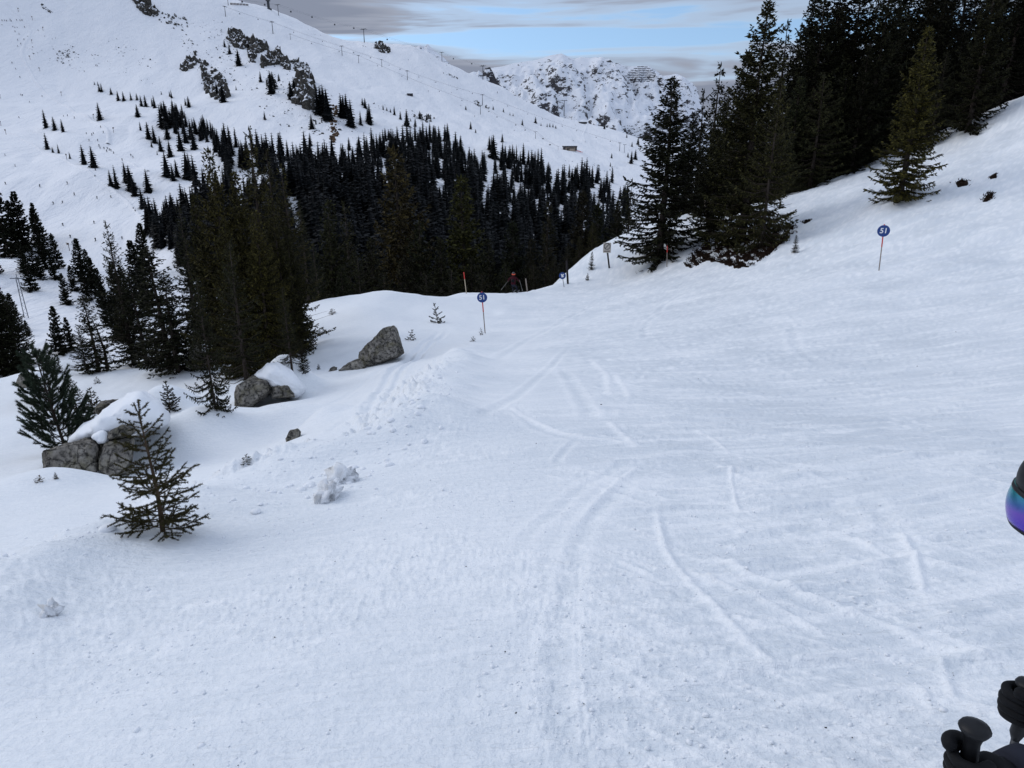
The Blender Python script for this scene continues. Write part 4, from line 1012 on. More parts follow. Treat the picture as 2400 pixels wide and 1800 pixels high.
boulder('brown rock behind the top of the pine at the snow lip',
  [([(38,900),(44,880),(60,872),(72,885),(75,905),(50,912)], 27.5, 1.2, 61, 0.08)], [([(52,882),(75,868),(100,872),(120,885),(90,895)], 27.7, 1.2, 62)], 'rock')
for (u, v, s, lab) in [(780,866,11,'thin rock flake in the snow just downhill of the wedge-shaped rock'),(642,921,9,'pebble-sized rock on the snow below the snow-capped boulder'),(200,960,14,'dark stone under the thin young spruce')]:
    p = hits([(u, v)])[0]; t = project(p)[2]
    boulder(lab, [([(u - s, v + 5), (u - s * .6, v - s * .3), (u + s * .3, v - s * .7), (u + s, v - s * .5), (u + s * .8, v + 3), (u, v + 6)], t, s * t / F, int(u), 0.03)], [], 'rock', 'stone')

# snow clods thrown up at the piste edge
def clod(name, u, v, s, seed, label=None):
    p = hits([(u, v)], Z)[0]; r = s * project(p)[2] / F
    bm = bmesh.new(); bmesh.ops.create_icosphere(bm, subdivisions=3, radius=1.0)
    for vv in bm.verts:
        c = vv.co; n = fbm(np.array([c.x * 1.6 + c.z * 0.9 + seed]), np.array([c.y * 1.6 + c.z * 1.9]), 4, seed, .62)[0]
        vv.co = Vector((c.x * 1.05, c.y * 0.8, c.z * 0.9)) * (0.85 + 1.15 * n)
    m = bm_mesh(name, bm, M['snow_soft'], True)
    o = obj(name, m, None, (p[0], p[1], p[2] + r * 0.25)); o.scale = (r, r, r); o.rotation_euler = (0, 0, seed)
    return tag(o, label, 'snow clod')
clod('snow_clod', 806, 1130, 34, 3, 'upright rounded snow clod, the tallest on the scraped piste edge')
clod('snow_clod', 768, 1166, 40, 8, 'broad blocky snow clod next to the tallest one on the piste edge')
clod('snow_clod', 116, 1440, 24, 5, 'smooth snow lump half buried in the slope below the young spruce')
# crumbs of snow: too many to count
def scatter_blobs(name, pos, size, mat, sub=1, squash=0.7, seed=1, jag=0.35, label='', cat='', M_=None):
    bm = bmesh.new(); bmesh.ops.create_icosphere(bm, subdivisions=sub, radius=1.0)
    V0 = np.array([v.co for v in bm.verts]); T0 = np.array([[v.index for v in f.verts] for f in bm.faces]); bm.free()
    r = np.random.default_rng(seed); n = len(pos)
    V = V0[None] * (1 + jag * r.normal(size=(n, len(V0), 1))) * (np.asarray(size)[:, None, None] * r.uniform(0.6, 1.3, (n, 1, 3))) 
    V[..., 2] *= squash
    V = V + np.asarray(pos)[:, None, :]
    T = T0[None] + (np.arange(n) * len(V0))[:, None, None]
    o = obj(name, np_mesh(name, V.reshape(-1, 3), T.reshape(-1, 3), mat, smooth=sub > 0 and jag < .3))
    return tag(o, label, cat, kind='stuff')
n = 8000
yy = 1.6 + 11 * rng.uniform(0, 1, n) ** 1.5; xx = rng.uniform(-0.75, 0.78, n) * yy
dens = fbm(xx / 1.1, yy / 1.1, 2, 77); e = edge_dist(xx, yy)
ok = (dens + 0.35 * np.exp(-(e / .6) ** 2) > rng.uniform(-0.35, 0.5, n)) & (e > -0.8); xx, yy = xx[ok], yy[ok]
sz = np.clip(rng.lognormal(-5.35, 0.45, len(xx)), .002, .014) * (1 + 0.8 * np.exp(-(edge_dist(xx, yy) / .5) ** 2))
scatter_blobs('snow_crumbs', np.stack([xx, yy, Z(xx, yy) + sz * 0.25], 1), sz, M['snow_soft'], 1, 0.75, 3, 0.16, 'loose crumbs of snow on the scraped piste', 'snow')
# larger lumps along the edge
eu = rng.uniform(0, 1, 230) ** 1.0; lp = np.stack([np.interp(eu, np.linspace(0, 1, 9), [0,300,560,720,800,900,960,1000,1060]) + rng.normal(0, 22, 230), np.interp(eu, np.linspace(0, 1, 9), [1310,1262,1190,1152,1125,1070,1015,960,900]) + rng.normal(0, 24, 230)], 1)
LPp = hits([tuple(q) for q in lp]); lz = np.clip(rng.lognormal(-3.9, 0.6, 230), .008, .055)
scatter_blobs('snow_lumps', np.stack([LPp[:, 0], LPp[:, 1], Z(LPp[:, 0], LPp[:, 1]) + lz * .2], 1), lz, M['snow_soft'], 2, 0.6, 9, 0.09, 'lumps of snow along the scraped piste edge', 'snow')
# bits of bark and needles on the snow
n = 60; vv = 760 + 1040 * rng.uniform(0, 1, n) ** 0.8; uu = rng.uniform(0, 2400, n)
DB = hits(list(zip(uu, vv))); bs = rng.uniform(.0016, .0042, n) * np.clip(DB[:, 1] / 4, .8, 4)
scatter_blobs('bark_crumbs', np.stack([DB[:, 0], DB[:, 1], Z(DB[:, 0], DB[:, 1]) + .003], 1), bs, M['dark_wood'], 0, 0.6, 4, 0.5, 'bits of bark and needles on the snow', 'debris')

# ---------------------------------------------------------------- heather banks and dirt
def heath(name, poly, label, tufts=900, seed=1, lift=0.05, hgt=0.28, thr=-0.12):
    us = [p[0] for p in poly]; vs = [p[1] for p in poly]; r = np.random.default_rng(seed)
    gu, gv = np.meshgrid(np.linspace(min(us) - 6, max(us) + 6, 56), np.linspace(min(vs) - 6, max(vs) + 6, 34))
    P = hits(list(zip(gu.ravel(), gv.ravel())), None, np.geomspace(18, 90, 110)); zz = Z(P[:, 0], P[:, 1])
    inside = inpoly(gu.ravel(), gv.ravel(), poly) & (fbm(gu.ravel() / 16, gv.ravel() / 9, 3, seed) > thr)
    V = np.stack([P[:, 0], P[:, 1], zz + np.where(inside, lift + 0.05 * fbm(P[:, 0] * 3, P[:, 1] * 3, 2, seed), -0.12)], 1)
    i = np.arange(33)[:, None] * 56 + np.arange(55)[None]; q = np.stack([i, i + 1, i + 57, i + 56], -1).reshape(-1, 4)
    q = q[inside[q].any(1)]
    dd = np.linalg.norm(V[q[:, 0]] - V[q[:, 2]], axis=1); q = q[dd < 4]
    o = empty(name, tuple(P[inside].mean(0)), label, 'heather bank')
    inv = Matrix.Translation(-Vector(o.location))
    m = np_mesh('bare_soil', V, q, M['soil']); m.transform(inv); obj('bare_soil', m, o)
    C = V[inside]; k = r.integers(0, len(C), tufts); B = C[k] + r.normal(0, .12, (tufts, 3)) * [1, 1, .2]; tri = Tri()
    for s in range(5):
        D = unit(rvec(r, tufts) * 0.7 + np.array([0, 0, 1.0])); tri.diamonds(B, D, r.uniform(.4, 1.0, tufts) * hgt, np.full(tufts, .018), unit(np.cross(D, rvec(r, tufts))))
    tm = tri.mesh('heather_twigs', M['heath']); tm.transform(inv); t = obj('heather_twigs', tm, o); t['kind'] = 'stuff'
heath('heather_bank', [(1604,622),(1640,575),(1680,560),(1760,560),(1830,535),(1862,528),(1860,550),(1820,586),(1765,622),(1725,630),(1690,618),(1650,614),(1622,632)], 'dark brown heather and bare soil under the spruces at the piste edge', 1600, 1)
heath('heather_patch', [(2304,468),(2315,454),(2330,449),(2326,460),(2312,470)], 'small dark heather tuft on the open snow above the leaning marker', 60, 2, hgt=0.2, thr=-.5)
heath('heather_patch', [(2240,428),(2262,420),(2272,428),(2245,436)], 'thin twiggy patch on the snow beside the lone olive spruce', 30, 3, hgt=0.15, thr=-.3)
heath('heather_patch', [(2318,415),(2336,408),(2336,416),(2322,420)], 'narrow dark opening in the snow above the small heather tuft', 20, 4, hgt=0.08, thr=-.5)
heath('heather_patch', [(1880,518),(1898,510),(1900,518),(1885,525)], 'tiny dark twigs where the snow thins below the grove', 40, 5, hgt=0.15, thr=-.4)
heath('dirt_streak', [(1490,640),(1525,628),(1548,612),(1556,604),(1552,616),(1520,634)], 'dirty melted strip under the drooping spruce at the stake', 60, 6, lift=0.02, hgt=0.08, thr=-.05)

# ---------------------------------------------------------------- posts, poles and signs
def text_mesh(body, size, mat, ext=0.004, shear=0.0):
    c = bpy.data.curves.new('t', 'FONT'); c.body = body; c.size = size; c.extrude = ext; c.align_x = 'CENTER'; c.align_y = 'CENTER'; c.shear = shear; c.offset = size * 0.018
    o = bpy.data.objects.new('t', c); COL.objects.link(o); bpy.context.view_layer.update()
    m = bpy.data.meshes.new_from_object(o.evaluated_get(bpy.context.evaluated_depsgraph_get())); bpy.data.objects.remove(o); bpy.data.curves.remove(c)
    m.materials.clear(); m.materials.append(mat); return m
def tip_at(p, u, v):
    z = z_for_v(p[1], v); return np.array([(u - 1200.0) / F * (p[1] * CP - z * SP), p[1], z])
def marker(base_px, top_px, label, dia, digits, lean_y=0.0, pole_mats=('wood', 'red'), pr=0.024, shear=0.0, text=True):
    p = hits([base_px], Z)[0]; d = project(p)[2]
    tip = tip_at(p, *top_px); h = tip[2] - p[2]; off = tip - p; dia = dia * d / F
    o = empty('piste_marker', (p[0], p[1], p[2]), label, 'piste marker')
    ax = Vector((off[0], 0, off[2]))
    b = MB(); b.tube([ax * -0.10, ax * 0.62], pr, 8); pole = obj('pole', b.mesh('pole', M[pole_mats[0]], True), o)
    b = MB(); b.tube([ax * 0.60, ax * (1.0 + 0.56 * dia / h)], pr * 1.12, 8); obj('red_sleeve', b.mesh('red_sleeve', M[pole_mats[1]], True), pole)
    # disc faces the camera side (uphill)
    to = Vector((-p[0], -p[1], 0)).normalized(); rz = math.atan2(to.y, to.x)
    Rm = Matrix.Translation(ax) @ Matrix.Rotation(rz + math.pi / 2, 4, 'Z') @ Matrix.Rotation(math.pi / 2, 4, 'X') @ Matrix.Rotation(-math.atan2(ax.x, ax.z), 4, 'Z')
    b = MB(); r = dia / 2
    b.lathe([(0, 0.026), (r * .97, 0.026), (r, 0.030), (r, 0.040), (r * .97, 0.044), (0, 0.044)], 40)
    m = b.mesh('disc', M['blue'], False); m.transform(Rm); disc = obj('disc', m, o)
    tm = text_mesh(digits, dia * 0.62, M['white'], 0.003, shear); tm.transform(Rm @ Matrix.Translation((0, 0, 0.049))); obj('numerals', tm, disc)
    return o
marker((1137, 781), (1130, 697), 'blue disc piste marker 51 on a red-topped wooden pole beside the tiny sapling', 23.5, '51')
marker((2060, 634), (2071, 541), 'blue disc piste marker 51 on a leaning red-topped pole on the open bank', 26.5, '51', shear=0.08)
def stake(bp, tp, label, mat, r=0.022, red=None, name='stake', cat='stake', taper=1.0):
    p = near_hit(*bp); off = Vector(tip_at(p, *tp) - p)
    o = empty(name, tuple(p), label, cat)
    k = 0.68 if red else 1.0
    b = MB(); b.tube([off * -0.10, off * k], [r, r * taper], 8); s = obj('shaft', b.mesh('shaft', M[mat], True), o)
    if red:
        b = MB(); b.tube([off * k, off], r * 1.1, 8); obj('red_tip', b.mesh('red_tip', M['red'], True), o)
    return o, off
stake((1093, 688), (1087, 638), 'pale stake with red tip on the crest next to the departing skier', 'pale_wood', 0.03, True)
stake((1563, 625), (1564, 576), 'grey stake with red tip at the foot of the drooping spruce', 'wood', 0.032, True)
stake((1236, 684), (1232, 653), 'short plain wooden post on the crest near the departing skier', 'wood', 0.05, None, 'wooden_post', 'post')
stake((1331, 665), (1328, 612), 'dark wooden post beside the small blue round sign', 'dark_wood', 0.085, None, 'wooden_post', 'post')
stake((1656, 528), (1652, 470), 'grey wooden post between the spruces above the heather', 'wood', 0.06, None, 'wooden_post', 'post')
o, off = stake((1428, 628), (1422, 576), 'cream square sign with a slashed circle on a dark post', 'dark_wood', 0.07, None, 'warning_sign', 'sign')
sb = MB(); sb.box((0, 0, 0), (0.33, 0.012, 0.42)); m = sb.mesh('board', M['cream']); m.transform(Matrix.Translation(off * 0.92 + Vector((0, -0.09, 0)))); board = obj('board', m, o)
b = MB(); R0 = 0.25
b.tube([(R0 * math.cos(t), -0.02, R0 * math.sin(t) + .12) for t in np.linspace(0, 2 * math.pi, 25)], 0.026, 5); b.tube([(-.16, -.02, -.06), (.16, -.02, .30)], .026, 5)
m = b.mesh('slashed_circle', M['steel_dark']); m.transform(Matrix.Translation(off * 0.92 + Vector((0, -0.09, 0)))); obj('slashed_circle', m, board)
b = MB(); b.box((0, -.016, -.30), (.26, .006, .05)); m = b.mesh('text_panel', M['wood']); m.transform(Matrix.Translation(off * 0.92 + Vector((0, -0.09, 0)))); obj('text_panel', m, board)
o, off = stake((1322, 673), (1318, 646), 'small blue round sign with a white symbol on a thin pole', 'steel', 0.025, None, 'round_sign', 'sign')
b = MB(); Rm = Matrix.Translation(off + Vector((0, -0.05, 0))) @ Matrix.Rotation(math.pi / 2, 4, 'X')
b.lathe([(0, -.01), (.27, -.01), (.27, .01), (0, .01)], 28, 0, Rm); disc = obj('disc', b.mesh('disc', M['blue']), o)
b = MB()
for k, (a, L, w) in enumerate([(2.2, .13, .06), (0.9, .15, .035), (-1.3, .10, .09), (3.4, .06, .07)]):
    b.box((math.cos(a) * L * .6, math.sin(a) * L * .6, .014 + .0004 * k), (L * .6, w, .003), 0, Matrix.Rotation(a, 3, 'Z'))
m = b.mesh('white_symbol', M['white']); m.transform(Rm); obj('white_symbol', m, disc)
# tall mast on the lower slope
p = hits([(62, 745)])[0]; h = z_for_v(p[1], 642) - p[2]
o = empty('snow_mast', tuple(p), 'thin lattice mast with a crossbar among the lower slope spruces', 'mast')
b = MB()
for dx in (-.5, .5): b.tube([(dx, 0, -0.5), (dx * .5, 0, h * .92)], .10, 5)
for k in range(12):
    z0, z1 = h * k / 13, h * (k + 1) / 13; s = 1 if k % 2 else -1
    b.tube([(s * .48 * (1 - .04 * k), 0, z0), (-s * .48 * (1 - .04 * k), 0, z1)], .035, 3)
obj('lattice', b.mesh('lattice', M['steel']), o)
b = MB(); b.box((0, 0, h * .90), (1.6, .12, .10)); b.tube([(0, 0, h * .88), (0, 0, h)], .09, 5); obj('crossbar', b.mesh('crossbar', M['steel']), o)
# ---------------------------------------------------------------- people
def skin(name, joints, bones, mat, sub=2, root=0, smooth=True):
    m = bpy.data.meshes.new(name); m.from_pydata([j[0] for j in joints], bones, [])
    o = bpy.data.objects.new(name, m); COL.objects.link(o)
    o.modifiers.new('s', 'SKIN')
    for i, j in enumerate(joints):
        r = j[1]; m.skin_vertices[0].data[i].radius = (r, r) if isinstance(r, (int, float)) else r
        m.skin_vertices[0].data[i].use_root = (i == root)
    ss = o.modifiers.new('u', 'SUBSURF'); ss.levels = sub; ss.render_levels = sub
    bpy.context.view_layer.update()
    e = bpy.data.meshes.new_from_object(o.evaluated_get(bpy.context.evaluated_depsgraph_get()))
    bpy.data.objects.remove(o); bpy.data.meshes.remove(m)
    e.materials.clear()
    for mm in (mat if isinstance(mat, (list, tuple)) else [mat]): e.materials.append(mm)
    for p in e.polygons: p.use_smooth = smooth
    e.name = name
    return e
def ellipsoid(c, rad, fun=None, nu=28, nv=18, mat=None, name='e', R=None, lo=-90, hi=90, alo=-180, ahi=180, closed=True):
    V = []; Fc = []
    for j in range(nv + 1):
        el = math.radians(lo + (hi - lo) * j / nv)
        for i in range(nu + 1):
            a = math.radians(alo + (ahi - alo) * i / nu)
            p = Vector((rad[0] * math.cos(el) * math.cos(a), rad[1] * math.cos(el) * math.sin(a), rad[2] * math.sin(el)))
            V.append(p)
    for j in range(nv):
        for i in range(nu):
            k = j * (nu + 1) + i; Fc.append((k, k + 1, k + nu + 2, k + nu + 1))
    m = bpy.data.meshes.new(name); m.from_pydata([tuple((R @ v if R else v) + Vector(c)) for v in V], [], Fc)
    m.materials.append(mat)
    for p in m.polygons: p.use_smooth = True
    return m
def solid(m, th):
    o = bpy.data.objects.new('x', m); COL.objects.link(o); s = o.modifiers.new('s', 'SOLIDIFY'); s.thickness = th; s.offset = 0
    bpy.context.view_layer.update(); e = bpy.data.meshes.new_from_object(o.evaluated_get(bpy.context.evaluated_depsgraph_get()))
    bpy.data.objects.remove(o); bpy.data.meshes.remove(m); return e
# -- the companion whose helmet and gloves enter the frame
t = NT('goggle_lens'); tcn = t.new('ShaderNodeTexCoord'); spn = t.new('ShaderNodeSeparateXYZ'); t.l.new(tcn.outputs['Generated'], spn.inputs[0])
fac = t.math('ADD', spn.outputs[2], t.math('MULTIPLY', t.math('SUBTRACT', spn.outputs[1], 0.5), 0.35))
M['lens'] = t.done(t.ramp(fac, [(0.05, (0.09, 0.04, 0.46)), (0.35, (0.14, 0.07, 0.44)), (0.55, (0.04, 0.12, 0.36)), (0.85, (0.03, 0.27, 0.33)), (1.0, (0.04, 0.33, 0.28))]), 0.22, None, 0.55, 0.8)
HC = Vector(at(2548, 1163, 1.75))                        # centre of the head
fw = Vector((-0.75, 0.66, 0)).normalized(); lf = Vector((-fw.y, fw.x, 0)); up = Vector((0, 0, 1))
RB = Matrix((fw, lf, up)).transposed()                   # local x forward, y to the person's left, z up
foot = HC - fw * 0.12; gz0 = gz(foot.x, foot.y)
person = empty('person', (foot.x, foot.y, gz0), 'person in black ski clothes, black helmet and mirrored blue-violet goggles holding ski poles', 'person')
inv = Matrix.Translation(-Vector(person.location))
def pt(x, y, z): return HC + fw * x + lf * y + up * z
h0 = HC.z - gz0
LH = Vector(at(2276, 1812, 1.47)); RH = Vector(at(2400, 1656, 1.72))
pel = pt(-.34, 0, -.62)
def leg(s): return [pt(-.33, .09 * s, -.66), pt(-.06, .12 * s, -.66 - (h0 - .72) * .45), pt(-.22, .12 * s, -h0 + .12)]
J = [(pel, .135), (pt(-.26, 0, -.42), .135), (pt(-.12, 0, -.25), .13), (pt(-.05, 0, -.15), .055), (pt(-.01, 0, -.06), .075), (pt(.01, 0, .04), .085)]
B = [(0, 1), (1, 2), (2, 3), (3, 4), (4, 5)]
for s, hd in ((1, LH), (-1, RH)):
    sh = pt(-.13, .17 * s, -.22); i = len(J)
    mid = (sh + hd) / 2; el = mid - fw * .17 + lf * (.05 * s) - up * .10
    if s == 1: el = Vector(at(2470, 1850, 1.56))
    wr = hd + (el - hd).normalized() * 0.085
    J += [(sh, .07), (el, .052), (wr, .042)]; B += [(2, i), (i, i + 1), (i + 1, i + 2)]
    if s == 1: LW = wr
    else: RW = wr
for s in (1, -1):
    i = len(J); a, b_, c_ = leg(s); J += [(a, .095), (b_, .07), (c_, .058)]; B += [(0, i), (i, i + 1), (i + 1, i + 2)]
body = skin('body', [(tuple(j[0]), j[1]) for j in J], B, M['black'], 2); body.transform(inv); obj('body', body, person)
# helmet
hm = ellipsoid(HC + up * .012, (.142, .118, .128), None, 32, 16, M['black_rubber'], 'helmet', RB, lo=-12, hi=90)
hm = solid(hm, .012); hm.transform(inv); helmet = obj('helmet', hm, person)
ear = ellipsoid(HC - fw * .03 - up * .03, (.085, .121, .10), None, 24, 14, M['black'], 'ear_pad', RB); ear.transform(inv); obj('ear_pad', ear, helmet)
b = MB(); b.tube([HC + RB @ Vector((.142 * math.cos(a) + .004, .118 * math.sin(a), -.012)) for a in np.linspace(-1.6, 1.6, 22)], .008, 6); mm = b.mesh('rim', M['black_rubber'], True); mm.transform(inv); obj('rim', mm, helmet)
# goggles
GC = HC - up * .052 + fw * .012
g = ellipsoid(GC, (.142, .112, .135), None, 28, 12, M['lens'], 'lens', RB, lo=-23, hi=20, alo=-62, ahi=62)
g = solid(g, .006)
b = MB(); fr = []
for a in np.linspace(-66, 66, 30): fr.append((a, 22))
for e_ in np.linspace(22, -25, 8)[1:]: fr.append((66, e_))
for a in np.linspace(66, -66, 30)[1:]: fr.append((a, -25 + 9 * math.exp(-(a / 12) ** 2)))
for e_ in np.linspace(-25, 22, 8)[1:]: fr.append((-66, e_))
def gp(a, e_, k=1.0): a, e_ = math.radians(a), math.radians(e_); return GC + RB @ Vector((.138 * math.cos(e_) * math.cos(a) * k, .112 * math.cos(e_) * math.sin(a) * k, .135 * math.sin(e_)))
b.tube([gp(a, e_, .975) for a, e_ in fr], .0095, 6)
fm = b.mesh('goggles', M['black_rubber'], True); fm.transform(inv); gog = obj('goggles', fm, person)
g.transform(inv); obj('lens', g, gog)
sm = ellipsoid(HC - up * .035, (.156, .125, .15), None, 36, 3, M['black'], 'strap', RB, lo=-9, hi=8, alo=60, ahi=300); sm = solid(sm, .004); sm.transform(inv); obj('strap', sm, gog)
ch = ellipsoid(HC - up * .115 + fw * .005, (.075, .07, .05), None, 20, 12, M['black'], 'face_mask', RB); ch.transform(inv); obj('face_mask', ch, person)
# gloves gripping the poles
def glove(name, hand, wrist, pole_dir, s):
    """fist round a vertical pole: palm, four curled fingers, thumb"""
    d = pole_dir.normalized(); f = (hand - wrist); f -= d * f.dot(d); f.normalize(); side = d.cross(f)
    J = [(wrist - f * .035, .046), (wrist, .043), (hand - f * .025, (.040, .046))]; B = [(0, 1), (1, 2)]
    m = skin('glove', [(tuple(a), r) for a, r in J], B, M['black'], 2)
    g = obj('glove', m, person); m.transform(inv)
    for k in range(4):
        o_ = (1.5 - k) * .0195; L = (1.0, 1.08, 1.02, .85)[k]
        base = hand + d * o_ - f * .005 + side * (.034 * s)
        c = [base - f * .02, base + f * .026 * L + side * (.006 * s), base + f * .046 * L - side * (.022 * s), base + f * .030 * L - side * (.058 * s), base + f * .004 - side * (.060 * s)]
        fm = skin('finger', [(tuple(p), r) for p, r in zip(c, (.0140, .0138, .0128, .0118, .0110))], [(0, 1), (1, 2), (2, 3), (3, 4)], M['black'], 2); fm.transform(inv); obj('finger', fm, g)
    c = [hand - f * .03 - side * (.018 * s) + d * .015, hand - side * (.038 * s) + d * .040, hand + f * .028 - side * (.030 * s) + d * .052, hand + f * .046 - side * (.005 * s) + d * .050]
    fm = skin('thumb', [(tuple(p), r) for p, r in zip(c, (.019, .0175, .016, .014))], [(0, 1), (1, 2), (2, 3)], M['black'], 2); fm.transform(inv); obj('thumb', fm, g)
    b = MB(); b.tube([hand - f * .035 + side * (.046 * s) + d * .02 + f * x - d * (.45 * x + 4 * x * x) for x in (-.005, .015, .03, .04)], .0055, 5)
    tm = b.mesh('trim', M['grey_trim'], True); tm.transform(inv); obj('trim', tm, g)
    b = MB(); b.tube([wrist - f * .03, wrist - f * .065, wrist - f * .085], [.05, .055, .052], 14); cm = b.mesh('cuff', M['dark_cloth'], True); cm.transform(inv); obj('cuff', cm, g)
    return f
def ski_pole(hand, dirn, L, label):
    d = dirn.normalized(); o = empty('ski_pole', tuple(hand + d * .085), label, 'ski pole'); iv = Matrix.Translation(-Vector(o.location))
    Rm = Matrix.Translation(hand) @ d.to_track_quat('Z', 'Y').to_matrix().to_4x4()
    b = MB(); b.lathe([(0, .092), (.014, .091), (.027, .086), (.030, .080), (.027, .074), (.018, .060), (.015, .045), (.017, .01), (.014, -.03), (.016, -.055), (.009, -.075), (0, -.075)], 18, 0, Rm)
    m = b.mesh('grip', M['black_rubber'], True); m.transform(iv); obj('grip', m, o)
    b = MB(); b.tube([hand - d * .07, hand - d * L], [.009, .006], 8); m = b.mesh('shaft', M['steel_dark'], True); m.transform(iv); obj('shaft', m, o)
    b = MB(); b.lathe([(.006, -L + .09), (.045, -L + .075), (.045, -L + .069), (.006, -L + .065)], 14, 0, Rm); m = b.mesh('basket', M['black_rubber'], True); m.transform(iv); obj('basket', m, o)
d1 = Vector((-.03, .05, 1)); d2 = Vector((.05, .1, 1))
gripL = LH + Vector((-.012, 0, .02)); gripR = RH
glove('glove', gripL, LW, d1, 1); glove('glove', gripR, RW, d2, -1)
ski_pole(gripL + d1.normalized() * .015, d1, (gripL.z - gz(gripL.x, gripL.y)) + .02, 'black ski pole with a flared grip top in the near glove of the helmeted person')
ski_pole(gripR - d2.normalized() * .02, d2, (gripR.z - gz(gripR.x, gripR.y)) + .0, 'black ski pole in the raised far glove of the helmeted person')
def boots_skis(par, iv, feet, fdir, lab, sc=1.0, top=True):
    for k, q in enumerate(feet):
        R3 = Matrix((fdir, Vector((-fdir.y, fdir.x, 0)), Vector((0, 0, 1)))).transposed().to_4x4()
        bt = skin('ski_boot', [(tuple(q + Vector((0, 0, .24)) * sc), .062 * sc), (tuple(q + Vector((0, 0, .09)) * sc), .062 * sc), (tuple(q + fdir * .14 * sc + Vector((0, 0, .065)) * sc), .048 * sc)], [(0, 1), (1, 2)], M['black_rubber'], 1)
        bt.transform(iv); obj('ski_boot', bt, par)
        b = MB(); Ls = 1.5 * sc
        prof = [(-.45 * Ls, 0.01), (.40 * Ls, .01), (.47 * Ls, .03), (.52 * Ls, .075)]
        for i in range(len(prof) - 1):
            (x0, z0), (x1, z1) = prof[i], prof[i + 1]
            bidx = len(b.v)
            for (x, z, w) in ((x0, z0, .045 if i < 2 else .05), (x1, z1, .05 if i < 2 else .02)):
                for yy_, zz_ in ((-w, 0), (w, 0), (w, .014), (-w, .014)):
                    b.v.append(tuple(q + (R3 @ Vector((x, yy_ * sc, z * sc + zz_ * sc)))))
            for fidx in ((0, 1, 5, 4), (1, 2, 6, 5), (2, 3, 7, 6), (3, 0, 4, 7), (3, 2, 1, 0), (4, 5, 6, 7)): b.f.append(tuple(bidx + i_ for i_ in fidx)); b.m.append(0)
        m = b.mesh('ski', M['steel_dark'])
        cen = Vector(q); m.transform(Matrix.Translation(-cen)); so = obj('ski', m, None, tuple(cen)); tag(so, lab, 'ski', 'skis of ' + lab.split(' on ')[-1])
fts = []
for s in (1, -1):
    q = pt(-.22, .12 * s, 0); q.z = gz(q.x, q.y) + .0; fts.append(q)
boots_skis(person, inv, fts, Vector((-.95, -.3, 0)).normalized(), 'black ski on the boot of the helmeted person')

# -- skier leaving over the crest
sp = near_hit(1202, 686); S0 = Vector(sp)
sk = empty('person', tuple(sp), 'skier in maroon jacket with black backpack and orange goggle strap crouching over the crest', 'person')
f2 = Vector((0.25, 1, 0)).normalized(); l2 = Vector((-f2.y, f2.x, 0))
def q2(x, y, z): return f2 * x + l2 * y + Vector((0, 0, z))
J = [(q2(-.12, -.06, .62), .15), (q2(.02, -.04, .88), .15), (q2(.10, -.02, 1.10), .16), (q2(.16, 0, 1.24), .06), (q2(.20, 0, 1.36), .09)]
B = [(0, 1), (1, 2), (2, 3), (3, 4)]
for s in (1, -1):
    i = len(J); J += [(q2(.12, .21 * s, 1.13), .075), (q2(.16, .40 * s, .93), .06), (q2(.34, .44 * s, .78), .05)]; B += [(2, i), (i, i + 1), (i + 1, i + 2)]
for s in (1, -1):
    i = len(J); J += [(q2(-.10, .10 * s - .06, .58), .10), (q2(.18, .15 * s - .1, .40), .075), (q2(.0, .16 * s - .16, .10), .065)]; B += [(0, i), (i, i + 1), (i + 1, i + 2)]
bd = skin('body', [(tuple(a), r) for a, r in J], B, [M['maroon'], M['dark_cloth']], 1)
for p_ in bd.polygons: p_.material_index = 1 if p_.center.z < .64 else 0
obj('body', bd, sk)
R2 = Matrix((f2, l2, Vector((0, 0, 1)))).transposed()
he = obj('helmet', ellipsoid(q2(.20, 0, 1.42), (.15, .125, .14), None, 16, 10, M['steel_dark'], 'helmet', R2), sk)
obj('goggle_strap', solid(ellipsoid(q2(.20, 0, 1.40), (.158, .132, .15), None, 20, 3, M['orange'], 'goggle_strap', R2, lo=-22, hi=12), .01), he)
obj('backpack', skin('backpack', [(tuple(q2(-.10, -.02, 1.10)), (.13, .10)), (tuple(q2(-.16, -.04, .82)), (.15, .11))], [(0, 1)], M['black'], 2), sk)
for s in (1, -1):
    m = skin('glove', [(tuple(q2(.34, .44 * s, .78)), .055), (tuple(q2(.42, .44 * s, .76)), .05)], [(0, 1)], M['black'], 1); obj('glove', m, sk)
boots_skis(sk, Matrix.Identity(4), [], f2, '')
for s in (1, -1):
    q = S0 + q2(.0, .16 * s - .16, 0); q.z = gz(q.x, q.y)
    boots_skis(sk, Matrix.Translation(-S0), [q], f2, 'dark ski on the boot of the crouching maroon skier')
    hp = S0 + q2(.42, .44 * s, .78); tp = S0 + q2(-.35, .85 * s, .18)
    b = MB(); b.tube([tuple(q2(.48, .41 * s, .90)), tuple(q2(-.35, .85 * s, .22))], .010, 6); b.lathe([(.01, 0), (.05, .01), (.01, .02)], 8, 0, Matrix.Translation(q2(-.27, .805 * s, .29)))
    po = obj('ski_pole', b.mesh('ski_pole', M['grey_trim']), None, tuple(S0)); tag(po, 'thin ski pole held out by the crouching maroon skier', 'ski pole', 'ski poles of the crouching skier')

